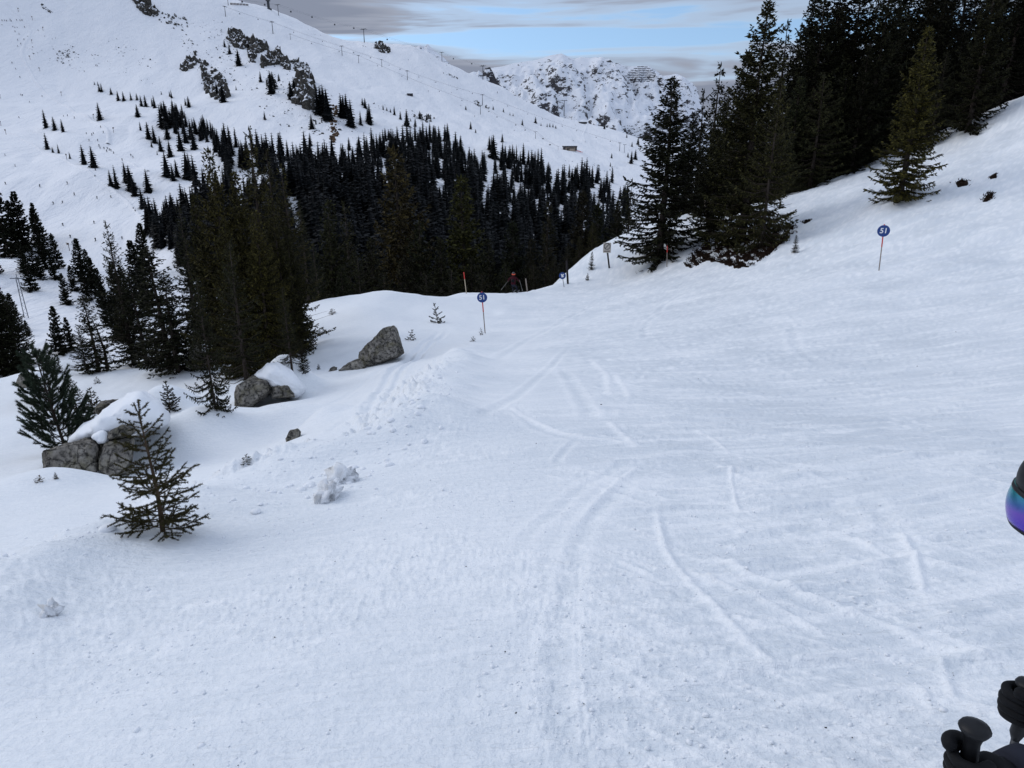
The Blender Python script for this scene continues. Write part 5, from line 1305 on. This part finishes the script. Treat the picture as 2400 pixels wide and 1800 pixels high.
# -- tiny skiers on the pistes across the valley
def tiny(seed, mats):
    r = random.Random(seed); k = r.uniform(-.15, .15)
    J = [((0, 0, .85), .17), ((.06, 0, 1.15), .19), ((.10, 0, 1.38), .15), ((.12, 0, 1.50), .07), ((.14, 0, 1.62), .12), ((0.02, .12, .80), .11), ((.16, .14, .45), .09), ((0, .15 + k, .05), .08), ((.02, -.12, .80), .11), ((.16, -.14, .45), .09), ((0, -.15 + k, .05), .08),
         ((.10, .24, 1.33), .08), ((.18, .38, 1.05), .07), ((.40, .40, 1.0), .06), ((.10, -.24, 1.33), .08), ((.18, -.38, 1.05), .07), ((.40, -.40, 1.0), .06)]
    m = skin('body', J, [(0, 1), (1, 2), (2, 3), (3, 4), (0, 5), (5, 6), (6, 7), (0, 8), (8, 9), (9, 10), (2, 11), (11, 12), (12, 13), (2, 14), (14, 15), (15, 16)], mats, 0)
    for p_ in m.polygons: p_.material_index = 1 if p_.center.z < .8 else 0
    bm = bmesh.new(); bm.from_mesh(m)
    for s in (.15 + k, -.15 + k):
        bmesh.ops.create_cube(bm, size=1.0, matrix=Matrix.Translation((.1, s, .0)) @ Matrix.Diagonal((1.6, .1, .06, 1)))
    bm.to_mesh(m); bm.free(); return m
TINY = [tiny(1, [M['dark_cloth'], M['black']]), tiny(2, [M['steel_dark'], M['dark_cloth']]), tiny(3, [M['dark_cloth'], M['steel_dark']])]
sp1 = [(15,155),(35,155),(50,158),(75,150),(85,160),(125,153),(150,155),(165,155),(15,190),(97,205),(112,210),(130,212),(183,203),(113,237),(143,255),(133,300),(178,297),(207,278),(155,328),(133,345),(90,470),(118,515),(148,575),(155,708),(168,710),(220,760),(312,718),(142,875),(500,860),(550,877),(473,865),(745,945),(765,985),(640,995),(682,1003),(693,993),(660,1045),(723,1045),(735,1085),(742,1100),(772,1105),(795,1105),(810,1115),(822,1120),(792,1125),(842,1138),(905,1190),(985,1170),(970,1155),(710,490),(722,492)]
sp2 = [(40,1155),(115,1235),(42,1365),(295,1385),(498,1365),(550,1445),(720,1472),(823,1465),(397,1513),(463,1505),(705,1315),(707,1262)] + [(a, b + 1264) for a, b in [(468,410),(697,390),(710,520),(820,553),(522,495),(558,523),(538,545),(835,640),(905,507),(1092,783),(1128,785),(990,290),(1005,308)]]
sp3 = [(1000 + a / 3.16, b / 3.16) for a, b in [(1085,985 + 60),(1012,895),(1100,930),(1095,873),(740,755),(355,865),(648,970),(252,785),(185,690),(13,678),(75,612)]]
for grp, L, lab in (('skiers on the upper piste across the valley', [(a / 3.16, b / 3.16) for a, b in sp1], 'tiny dark skier on the winding upper piste across the valley'), ('skiers on the wide lower piste', [(a / 3.16, b / 3.16) for a, b in sp2], 'tiny dark skier on the wide smooth lower piste across the valley'), ('skiers on the slope under the lifts', sp3, 'tiny dark skier on the open slope under the chairlift')):
    for p in hits(L):
        o = obj('person', random.choice(TINY), None, (p[0], p[1], p[2] + .02)); o.rotation_euler = (0, 0, random.uniform(0, 6.28)); s = random.uniform(1.0, 1.2); o.scale = (s, s, s)
        tag(o, lab, 'person', grp)
# ---------------------------------------------------------------- cliffs and rocks across the valley
def chunk_mesh(name, pts, size, stretch, mat, seed, sub=2, jag=0.28, dirs=None):
    bm = bmesh.new(); bmesh.ops.create_icosphere(bm, subdivisions=sub, radius=1.0)
    V0 = np.array([v.co for v in bm.verts]); T0 = np.array([[v.index for v in f.verts] for f in bm.faces]); bm.free()
    r = np.random.default_rng(seed); n = len(pts); Vs = []
    for i in range(n):
        q = V0 + r.normal(size=3) * 9
        d = fbm(q[:, 0] * 1.1 + q[:, 2] * .7, q[:, 1] * 1.1 - q[:, 2] * .6, 3, seed + i % 7)
        c = V0 * (1 + 0.9 * d)[:, None] * np.array([r.uniform(.6, 1.2), r.uniform(.5, 1.0), stretch * r.uniform(.6, 1.3)]) * size[i]
        a = r.uniform(0, 6.28); R = np.array([[math.cos(a), -math.sin(a), 0], [math.sin(a), math.cos(a), 0], [0.35 * r.normal(), 0.35 * r.normal(), 1]])
        Vs.append(c @ R.T + pts[i])
    T = T0[None] + (np.arange(n) * len(V0))[:, None, None]
    return np_mesh(name, np.vstack(Vs), T.reshape(-1, 3), mat, False)
def outcrop(label, poly, seed, n=60, size=(2.0, 5.5), stretch=1.5, mat='rock_far', name='rock_outcrop', cat='cliff'):
    us = [p[0] for p in poly]; vs = [p[1] for p in poly]; r = np.random.default_rng(seed); L = []
    while len(L) < n:
        u, v = r.uniform(min(us), max(us), 200), r.uniform(min(vs), max(vs), 200); ok = inpoly(u, v, poly); L += list(zip(u[ok], v[ok]))
    P = hits(L[:n], None, np.geomspace(250, 2300, 300))
    k = np.linalg.norm(P - np.median(P, 0), axis=1) < 120; P = P[k]; c = P.mean(0)
    m = chunk_mesh('rock_outcrop', P - c + np.array([0, 0, .2]), np.clip(r.lognormal(math.log(sum(size) / 2.4), .35, len(P)), size[0], size[1]), stretch, M[mat], seed)
    o = obj(name, m, None, tuple(c)); return tag(o, label, cat)
R1 = lambda L: [(a / 3.16, b / 3.16) for a, b in L]
R2_ = lambda L: [(500 + a / 3.16, b / 3.16) for a, b in L]
outcrop('dark rock head topping the rocky rib near the summit slope', R1([(985,0),(1080,0),(1165,70),(1120,125),(1070,105),(1020,60)]), 1, 46)
outcrop('broken rocks trailing down the rib below the dark rock head', R1([(1110,60),(1230,90),(1400,130),(1420,190),(1340,230),(1290,190),(1130,150)]), 2, 46, (0.8, 2.6), 1.0)
outcrop('upper left crag of the cliff band, with spruces against it', R2_([(105,270),(130,225),(200,240),(240,270),(235,340),(200,375),(160,350),(110,300)]), 3, 55)
outcrop('rounded grey cliff face in the middle of the cliff band', R2_([(250,300),(300,295),(380,320),(395,370),(340,395),(290,385),(250,350)]), 4, 60)
outcrop('lower tongue of rock hanging below the rounded grey cliff face', R2_([(268,390),(312,395),(300,470),(275,455)]), 5, 22)
outcrop('blocky crag stepping down the right part of the cliff band', R2_([(360,490),(400,420),(490,385),(505,440),(470,500),(430,470),(370,510)]), 6, 50)
outcrop('small crag joining two larger ones on the cliff band', R2_([(490,430),(560,460),(560,530),(510,500)]), 7, 30)
outcrop('bushy topped rock ledge above the great slab', R2_([(570,455),(620,450),(700,480),(700,540),(600,525)]), 8, 40, (1.4, 4.0), 1.0)
outcrop('great dark slab at the lower end of the cliff band', R2_([(590,740),(630,640),(690,560),(715,600),(732,740),(700,800),(640,780)]), 9, 140, (3.4, 7.0), 1.7)
outcrop('rock step beside the spruces below the cliff band', R2_([(388,600),(445,580),(480,650),(430,695),(400,650)]), 10, 26, (1.2, 3.5))
outcrop('jagged crest of the inner rock rib above the bowl', R1([(1335,520),(1380,440),(1450,380),(1470,440),(1500,480),(1440,470),(1385,545)]), 11, 46, (1.2, 4.0))
outcrop('long dark rib falling toward the forest from the jagged crest', R1([(1480,480),(1540,470),(1640,570),(1700,650),(1700,720),(1640,720),(1600,745),(1535,690),(1505,600)]), 12, 85, (1.4, 4.5))
outcrop('rock face just under the skyline beside a lift pylon', R2_([(1200,305),(1250,330),(1300,375),(1305,405),(1250,395),(1190,365)]), 13, 45, (1.5, 4.5))
outcrop('brown earth gully scoured below the cliff spruces', R2_([(880,780),(930,800),(905,900),(915,1000),(900,1060),(865,1060),(880,940),(850,880)]), 14, 60, (1.0, 2.8), 0.8, 'earth', 'earth_gully', 'bare earth')
outcrop('rocks under the chairlift pylons on the open slope', R2_([(1905,745),(1960,745),(2050,795),(2040,808),(1960,790)]), 15, 22, (.7, 2.2), 1.0)['kind'] = 'stuff'
outcrop('scattered ledge above the forest edge below the lift', R2_([(1475,860),(1530,840),(1640,880),(1620,910),(1520,900)]), 16, 34, (.8, 2.6), 1.0)['kind'] = 'stuff'
outcrop('dark rocky hollow on the open slope above the winding piste', R1([(400,380),(540,370),(580,440),(470,475),(430,440)]), 17, 30, (.5, 1.6), .8)
outcrop('thin rock streak in the snow beside the winding piste head', R1([(300,25),(340,50),(400,95),(390,105),(320,70)]), 18, 18, (.5, 1.6), .8)
outcrop('sparse rocks on the shoulder below the skyline lift pylons', R2_([(1700,540),(1800,560),(1810,590),(1720,555)]), 19, 16, (.6, 2.0), .9)
zones = [(R1([(1150,80),(1700,170),(1800,480),(1700,760),(1500,640),(1300,250)]), 210, 1.0), (R2_([(0,200),(500,420),(900,700),(760,960),(560,1000),(250,700),(60,500)]), 260, 1.0), (R1([(250,200),(760,420),(1200,640),(900,560),(420,400)]), 70, .7), (R2_([(700,880),(1080,900),(1060,1030),(740,1020)]), 70, 1.0), (R2_([(1180,760),(1700,860),(1600,930),(1200,830)]), 60, .8), (R1([(750,200),(1200,480),(1100,520),(800,380)]), 40, .8), (R2_([(1150,1080),(1260,1080),(1240,1200),(1180,1180)]), 40, .8), ([(1320,375),(1450,390),(1440,415),(1330,400)], 60, .7), (R2_([(300,60),(1200,300),(1900,500),(1800,560),(900,330)]), 60, .7), (R1([(100,330),(230,340),(700,540),(480,520)]), 40, .6)]
L = []; sz = []
for poly, n, s in zones:
    us = [p[0] for p in poly]; vs = [p[1] for p in poly]; k = 0
    while k < n:
        u, v = rng.uniform(min(us), max(us)), rng.uniform(min(vs), max(vs))
        if inpoly(np.array([u]), np.array([v]), poly)[0] and perlin(np.array([u / 25]), np.array([v / 18]), 9)[0] > -0.08: L.append((u, v)); sz.append(s * np.clip(rng.lognormal(-.35, .5), .3, 2.2)); k += 1
P = hits(L, None, np.geomspace(250, 2300, 300)); ok = (np.hypot(P[:, 0], P[:, 1]) > 300) & (np.hypot(P[:, 0], P[:, 1]) < 1560)
o = obj('scattered_rocks', chunk_mesh('scattered_rocks', P[ok], np.array(sz)[ok], .8, M['rock_far'], 77, 1)); tag(o, 'small rocks sprinkled through the snow of the far slope', 'rocks', kind='stuff')

# ---------------------------------------------------------------- groomed piste edges across the valley
def berm(px, label, w=2.4, h=1.3, n=140):
    P = hits(px, None, np.geomspace(200, 2300, 300)); d = np.concatenate([[0], np.cumsum(np.linalg.norm(np.diff(P[:, :2], axis=0), axis=1))]); s = np.linspace(0, d[-1], n)
    X = np.interp(s, d, P[:, 0]); Y = np.interp(s, d, P[:, 1])
    k = np.ones(9) / 9
    X = np.convolve(np.pad(X, 4, 'edge'), k, 'valid'); Y = np.convolve(np.pad(Y, 4, 'edge'), k, 'valid')
    T = unit(np.stack([np.gradient(X), np.gradient(Y)], 1)); Nn = np.stack([-T[:, 1], T[:, 0]], 1); V = []
    for off, hh in ((-w, -.4), (-w * .45, h * .75), (0, h), (w * .5, h * .7), (w, -.4)):
        x, y = X + Nn[:, 0] * off, Y + Nn[:, 1] * off; V.append(np.stack([x, y, Z(x, y) + hh + .15 * perlin(s / 4, s * 0 + off, 3)], 1))
    V = np.vstack(V); q = []
    for r_ in range(4):
        i = np.arange(n - 1) + r_ * n; q.append(np.stack([i, i + 1, i + n + 1, i + n], 1))
    return tag(obj('snow_berm', np_mesh('snow_berm', V, np.vstack(q), M['snow_far'])), label, kind='structure')
berm(R1([(40,20),(100,90),(180,140),(220,180),(225,260),(200,310),(150,360),(165,430),(220,520),(260,600),(330,690),(450,770),(560,840),(700,910),(790,960),(812,1000),(800,1080)]), 'groomed edge of the winding upper piste')
berm(R1([(0,975),(60,992),(230,1060),(400,1150),(560,1230),(700,1310),(820,1390),(930,1480),(1010,1560),(1050,1620),(1078,1670),(1095,1700),(1130,1764),(1165,1809)]), 'groomed edge of the wide lower piste', 1.8, .9)
berm(R1([(850,1145),(920,1185),(1000,1225),(1100,1275)]), 'groomed edge below the crowd on the upper piste', 1.6, .7, 60)
berm([(1378,287),(1377,298),(1368,308),(1365,318),(1370,330),(1374,340)], 'curved piste edge above the lift station', 2.6, .8, 60)

# ---------------------------------------------------------------- lifts
def line_parts():
    b = MB(); b.tube([(0, 0, -.08), (0, 0, .94)], [.030, .018], 7); mast = b.mesh('mast', M['steel_dark'])
    b = MB(); b.box((0, 0, .95), (.19, .018, .018))
    for s in (-1, 1): b.box((s * .17, 0, .95), (.012, .16, .012)); b.box((s * .17, 0, .985), (.010, .02, .02))
    cross = b.mesh('crossarm', M['steel_dark'])
    return mast, cross
PM, PC = line_parts()
def far_hit(u, v):
    for k in range(14):
        p = hits([(u, v + 1.2 * k)], None, np.geomspace(250, 2300, 300))[0]
        if math.hypot(p[0], p[1]) < 1560: return p
    return p
def pylon(bp, tp, az, label, group=None, k=1.0):
    p = far_hit(*bp); h = max(4.0, z_for_v(p[1], tp) - p[2])
    o = empty('lift_pylon', tuple(p), label, 'lift pylon', group, az, (h * k, h * k, h))
    obj('mast', PM, o); obj('crossarm', PC, o)
    return Vector((p[0], p[1], p[2] + h * .955)), h * .17 * k, az
gond = [((535,12),-10),((653,36),10),((854,91),67),((1036,142),122),((1132,178),153)]
chr1 = [((529,38),14),((640,79),50),((802,130),107),((895,157),139),((955,188),165),((1131,246),221),((1322,253),235)]
chr1 = [((529,38),14),((640,79),50),((802,130),107),((895,157),139),((955,188),165),((1131,246),221),((1452,355),334)]
chr2 = [((681,93),79),((841,148),129),((1126,268),246),((1255,325),308),((1308,352),343)]
def line(lst, label, group, seats, kind, name, clabel, cgroup, az=None):
    P = []
    Q = np.array([far_hit(*b) for b, t in lst])
    for i, (b, t) in enumerate(lst):
        a, c = Q[max(0, i - 1)], Q[min(len(Q) - 1, i + 1)]; az = math.atan2(c[1] - a[1], c[0] - a[0]) - math.pi / 2
        P.append(pylon(b, t, az, label, group, 1.2))
    for i in range(len(P) - 1):
        (a, wa, za), (c, wc, zc) = P[i], P[i + 1]
        span = (c - a).length; n = max(1, int(span / seats))
        for s in (-1, 1):
            A_ = a + Vector((math.cos(za), math.sin(za), 0)) * wa * s; C_ = c + Vector((math.cos(zc), math.sin(zc), 0)) * wc * s
            pts = []
            for j in range(9):
                f = j / 8; q = A_.lerp(C_, f); q.z -= span * .012 * 4 * f * (1 - f); pts.append(q)
            b = MB(); b.tube([q - pts[0] for q in pts], .07, 4); tag(obj('lift_cable', b.mesh('lift_cable', M['steel_dark']), None, tuple(pts[0])), 'thin haul cable of ' + group.split(' of ')[-1], 'cable', 'cables of ' + group.split(' of ')[-1])
            for j in range(n):
                f = (j + .5 + .2 * s) / n; q = A_.lerp(C_, f); q.z -= span * .012 * 4 * f * (1 - f)
                o = obj(name, kind, None, tuple(q)); o.rotation_euler = (0, 0, za); tag(o, clabel, name.replace('_', ' '), cgroup)
def chair_mesh():
    b = MB(); b.tube([(0, 0, .05), (0, .1, -1.2), (0, .3, -2.2)], .07, 4); b.box((0, .2, -2.9), (1.3, .35, .10)); b.box((0, .55, -2.4), (1.3, .08, .55)); b.box((0, .3, -2.15), (.06, .25, .06))
    for s in (-1, 1): b.box((s * 1.25, .2, -2.55), (.06, .4, .38))
    return b.mesh('chair', M['steel_dark'])
def cabin_mesh():
    b = MB(); b.tube([(0, 0, .05), (0, 0, -1.6)], .09, 4)
    b.lathe([(.5, -1.5), (1.15, -1.7), (1.35, -2.4), (1.3, -3.2), (1.0, -3.7), (0, -3.75)], 8); b.box((0, 0, -1.62), (.5, .9, .1))
    return b.mesh('gondola', M['steel_dark'])
CH, CB = chair_mesh(), cabin_mesh()
line(gond, 'tall gondola pylon standing on the skyline ridge', 'pylons of the skyline gondola', 95, CB, 'gondola_cabin', 'round dark gondola cabin hanging above the skyline ridge', 'cabins of the skyline gondola')
line(chr1, 'chairlift pylon on the long line crossing the open slope', 'pylons of the upper chairlift', 55, CH, 'lift_chair', 'small chair hanging on the upper chairlift line', 'chairs of the upper chairlift')
line(chr2, 'chairlift pylon on the line down to the low station', 'pylons of the lower chairlift', 70, CH, 'lift_chair', 'small chair hanging on the line down to the station', 'chairs of the lower chairlift')
pylon((1463,358), 338, -.4, 'right-hand pylon of the pair standing below the low station'); pylon((1322,253), 234, -.4, 'lone pylon behind the shoulder of the ridge')
# drive building seen on the skyline and a snow fence
p = far_hit(630, 21); o = empty('lift_terminal', tuple(p), 'small tower-like lift terminal on the summit snow', 'lift terminal')
b = MB(); b.box((0, 0, 5), (1.6, 1.6, 6)); obj('tower', b.mesh('tower', M['steel_dark']), o); b = MB(); b.box((0, 0, 11.6), (3, 2.4, .8)); obj('head', b.mesh('head', M['steel_dark']), o)
b = MB(); b.box((0, 0, -.5), (4, 2.5, 1.2)); obj('footing', b.mesh('footing', M['steel_dark']), o)
FE = np.array([far_hit(543 + 7.2 * k, 11.2 + .5 * k) for k in range(6)])
fm = MB(); 
for z in (.6, 1.4, 2.2): fm.box((0, 0, z), (2.0, .1, .28))
for s in (-1, 0, 1): fm.box((s * 1.8, 0.16, 1.0), (.1, .06, 1.8))
fmm = fm.mesh('snow_fence', M['rust'])
for p in FE: tag(obj('snow_fence', fmm, None, tuple(p)), 'panel of the wooden snow fence near the summit', 'fence', 'snow fence panels near the summit')
# snow lances along the pistes
b = MB(); b.tube([(0, 0, -.4), (0, 0, 3.6)], .16, 5); lm = b.mesh('post', M['rust']); b = MB(); b.box((.25, 0, 3.9), (.55, .35, .45)); b.tube([(.2, 0, 3.9), (1.0, 0, 4.6)], .12, 5); lh = b.mesh('nozzle_head', M['rust'])
for p in hits(R1([(137,88),(242,150),(320,228),(238,322),(224,442),(296,530),(456,710),(694,880),(842,982),(5,732),(8,932),(46,998),(497,1185),(516,1858)])):
    o = empty('snow_lance', tuple(p), 'rusty snow-making lance standing at the piste edge', 'snow lance', 'snow-making lances along the pistes', random.uniform(0, 6.28)); obj('post', lm, o); obj('nozzle_head', lh, o)

# ---------------------------------------------------------------- lift station, huts
def station():
    p = far_hit(1335, 352); d = project(p)[2]; w = 31 * d / F / 2 * 1.0; hh = 9.5 * d / F
    o = empty('lift_station', tuple(p), 'low lift station with a dark flat roof and beige front below the open slope', 'building', None, .12)
    b = MB(); b.box((0, 0, hh * .35 - .6), (w * .78, 4.5, hh * .35 + .6)); wall = obj('wall', b.mesh('wall', M['beige']), o)
    b = MB(); b.box((0, -.4, hh * .86), (w * 1.02, 6, hh * .16)); rf = obj('roof', b.mesh('roof', M['roof_dark']), o)
    b = MB(); b.box((0, -.4, hh * 1.05), (w * .99, 5.8, hh * .03)); obj('roof_snow', b.mesh('roof_snow', M['snow_soft']), rf)
    for s in (-1, 1):
        b = MB(); b.box((s * w * .88, -1.5, hh * .32), (w * .10, 4.5, hh * .40)); obj('pillar', b.mesh('pillar', M['roof_dark']), o)
    for x in (-.45, -.22):
        b = MB(); b.box((x * w, -4.62, hh * .25), (w * .08, .14, hh * .25)); obj('door', b.mesh('door', M['glass_dark']), o)
    b = MB(); b.box((w * .2, -4.6, hh * .5), (w * .4, .1, hh * .08)); obj('window', b.mesh('window', M['glass_dark']), o)
    fb = MB(); fb.box((0, 0, 1.0), (1.6, .08, .25)); fb.box((-1.4, 0, .5), (.08, .06, .9)); fb.box((1.4, 0.0, .5), (.08, .06, .9)); fmesh = fb.mesh('queue_barrier', M['red'])
    for k in range(4):
        q = at(1352 + 3.6 * k, 351, d - 2); q[2] = gz(q[0], q[1]); tag(obj('queue_barrier', fmesh, None, tuple(q)), 'red barrier panel beside the lift station', 'barrier', 'red barriers beside the lift station')
station()
def hut(px, w, label, snow=True):
    p = far_hit(*px); o = empty('mountain_hut', tuple(p), label, 'hut', None, .2)
    b = MB(); b.box((0, 0, 1.2), (w, 3, 2.0)); obj('wall', b.mesh('wall', M['roof_dark']), o)
    b = MB(); i = len(b.v)
    for x in (-w * 1.08, w * 1.08): b.v += [(x, -3.6, 3.0), (x, 0, 5.2), (x, 3.6, 3.0), (x, -3.6, 2.7), (x, 0, 4.9), (x, 3.6, 2.7)]
    for f in ((0, 1, 7, 6), (1, 2, 8, 7), (3, 9, 10, 4), (4, 10, 11, 5), (0, 6, 9, 3), (2, 5, 11, 8), (0, 3, 4, 1), (1, 4, 5, 2), (6, 7, 10, 9), (7, 8, 11, 10)): b.f.append(f); b.m.append(0)
    obj('roof', b.mesh('roof', M['snow_soft']), o)
    b = MB(); b.box((w * .3, -3.06, 1.6), (.7, .06, .8)); obj('window', b.mesh('window', M['glass_dark']), o)
hut((1366, 277), 8, 'dark hut with a snow-covered roof on the far shoulder of the slope')
hut((961, 224), 4, 'tiny hut on the open slope above the forest')

# ---------------------------------------------------------------- far mountains
def mat_mountain():
    t = NT('alpine_face'); v = t.coord(); g = t.new('ShaderNodeNewGeometry'); sp_ = t.new('ShaderNodeSeparateXYZ'); t.l.new(g.outputs['Normal'], sp_.inputs[0])
    vs = t.coord((1.0, 1.0, 2.2), (0, 0.6, 0.4))
    n = t.noise(vs, 0.020, 6, 0.75); n2 = t.noise(v, 0.0035, 3, .5)
    f = t.math('ADD', t.math('MULTIPLY', t.math('SUBTRACT', n, .5), 2.6), t.math('SUBTRACT', t.math('MULTIPLY', n2, .9), sp_.outputs[2]))
    k = t.ramp(t.math('ADD', f, 0.07), [(0.0, 0.0), (0.04, 1.0)])
    rock = t.ramp(n, [(.4, (.022, .022, .027)), (.65, (.075, .072, .076))])
    return t.done(t.mix(k, (0.80, 0.83, 0.88), rock), .85, t.bump(n, 9.0, .6), spec=.1)
M['alp'] = mat_mountain()
def range_mesh(name, sky, t0, depth, seed, label, rough=1.0, slope=.62, nx=260, ny=120, below=700.0, xpad=0):
    """a mountain whose crest passes through the given skyline at depth t0"""
    sky = sorted(sky); C = np.array([at(u, v, t0) for u, v in sky])
    x = np.linspace(C[0, 0] - xpad, C[-1, 0] + xpad, nx); zc = np.interp(x, C[:, 0], C[:, 2]); y0 = C[:, 1].mean()
    s = np.concatenate([-np.linspace(1, 0, ny) ** 1.4, np.linspace(0, 1, ny // 3)[1:] ** 1.5]) * depth
    X, Sx = np.meshgrid(x, s)
    front = np.clip(-Sx / depth, 0, 1); ds = np.abs(Sx)
    sm = np.array([np.convolve(np.pad(zc, 40, 'edge'), np.ones(81) / 81, 'valid')])[0]
    base = zc[None] * (1 - sstep(0, .5, front)) + sm[None] * sstep(0, .5, front)
    warp = fbm(X / 420 + 3, Sx / 600, 3, seed)
    spur = (np.abs(fbm(X / 330 + 0.5 * warp + Sx / 900, Sx / 1100, 3, seed + 3)) - .12) * 260 * rough
    zz = base - slope * ds + (spur + 40 * rough * fbm(X / 70, Sx / 110, 4, seed + 5, .6)) * sstep(0, .12, front + (Sx > 0) * ds / depth)
    zz = zz - (Sx > 0) * ds * .3
    V = np.stack([X, y0 + Sx, zz], -1).reshape(-1, 3); ny_ = len(s)
    i = np.arange(ny_ - 1)[:, None] * nx + np.arange(nx - 1)[None]; q = np.stack([i, i + 1, i + nx + 1, i + nx], -1).reshape(-1, 4)
    return tag(obj(name, np_mesh(name, V, q, M['alp'], True)), label, kind='structure')
range_mesh('far_mountain', [(1020,230),(1060,185),(1085,178),(1110,168),(1130,172),(1150,160),(1180,156),(1200,150),(1225,146),(1250,143),(1270,138),(1290,131),(1315,127),(1330,134),(1345,140),(1360,135),(1380,138),(1395,135),(1410,141),(1425,146),(1450,150),(1470,157),(1485,156),(1500,155),(1520,156),(1535,165),(1552,178),(1570,176),(1585,173),(1597,178),(1610,190),(1622,203),(1632,218),(1642,236),(1655,262),(1680,310),(1720,380),(1800,470)], 5000, 1500, 5, 'far snowy mountain beyond the ridge', 1.0)
range_mesh('rocky_peak', [(960,140),(975,112),(985,106),(995,110),(1003,104),(1012,113),(1022,122),(1040,135),(1055,150),(1075,175)], 2900, 350, 15, 'dark jagged peak just showing over the ridge', .5, .9, 90, 60)
range_mesh('rocky_peak', [(1095,200),(1112,178),(1122,165),(1130,172),(1138,160),(1148,157),(1155,168),(1162,184),(1175,205)], 3100, 350, 25, 'small jagged twin peak behind the last gondola pylons', .5, .9, 90, 60)
# avalanche barriers
AB = []
for k in range(9):
    vv = 157 + 4.2 * k; half = 14 + 24 * math.sin(min(1, k / 4.5) * 1.57) - (0 if k < 6 else (k - 5) * 6)
    u0, u1 = 1507 - half - (6 if k > 4 else 0), 1507 + half * .8
    P0, P1 = at(u0, vv, 4930 - 22 * k), at(u1, vv + .6, 4930 - 22 * k)
    b = MB(); c = (P0 + P1) / 2; hl = np.linalg.norm(P1 - P0) / 2
    n = max(3, int(hl / 12))
    for j in range(n):
        x = -hl + 2 * hl * (j + .5) / n; b.box((x, 0, 2 + 1.2 * math.sin(j * 2.3 + k)), (hl / n * .9, .6, 2.3)); b.box((x, 2.5, -12), (.5, .5, 14))
    AB.append(tag(obj('avalanche_barrier', b.mesh('avalanche_barrier', M['steel_dark']), None, tuple(c)), 'row of avalanche barriers on the far mountain summit slope', 'avalanche barrier', 'avalanche barrier rows'))
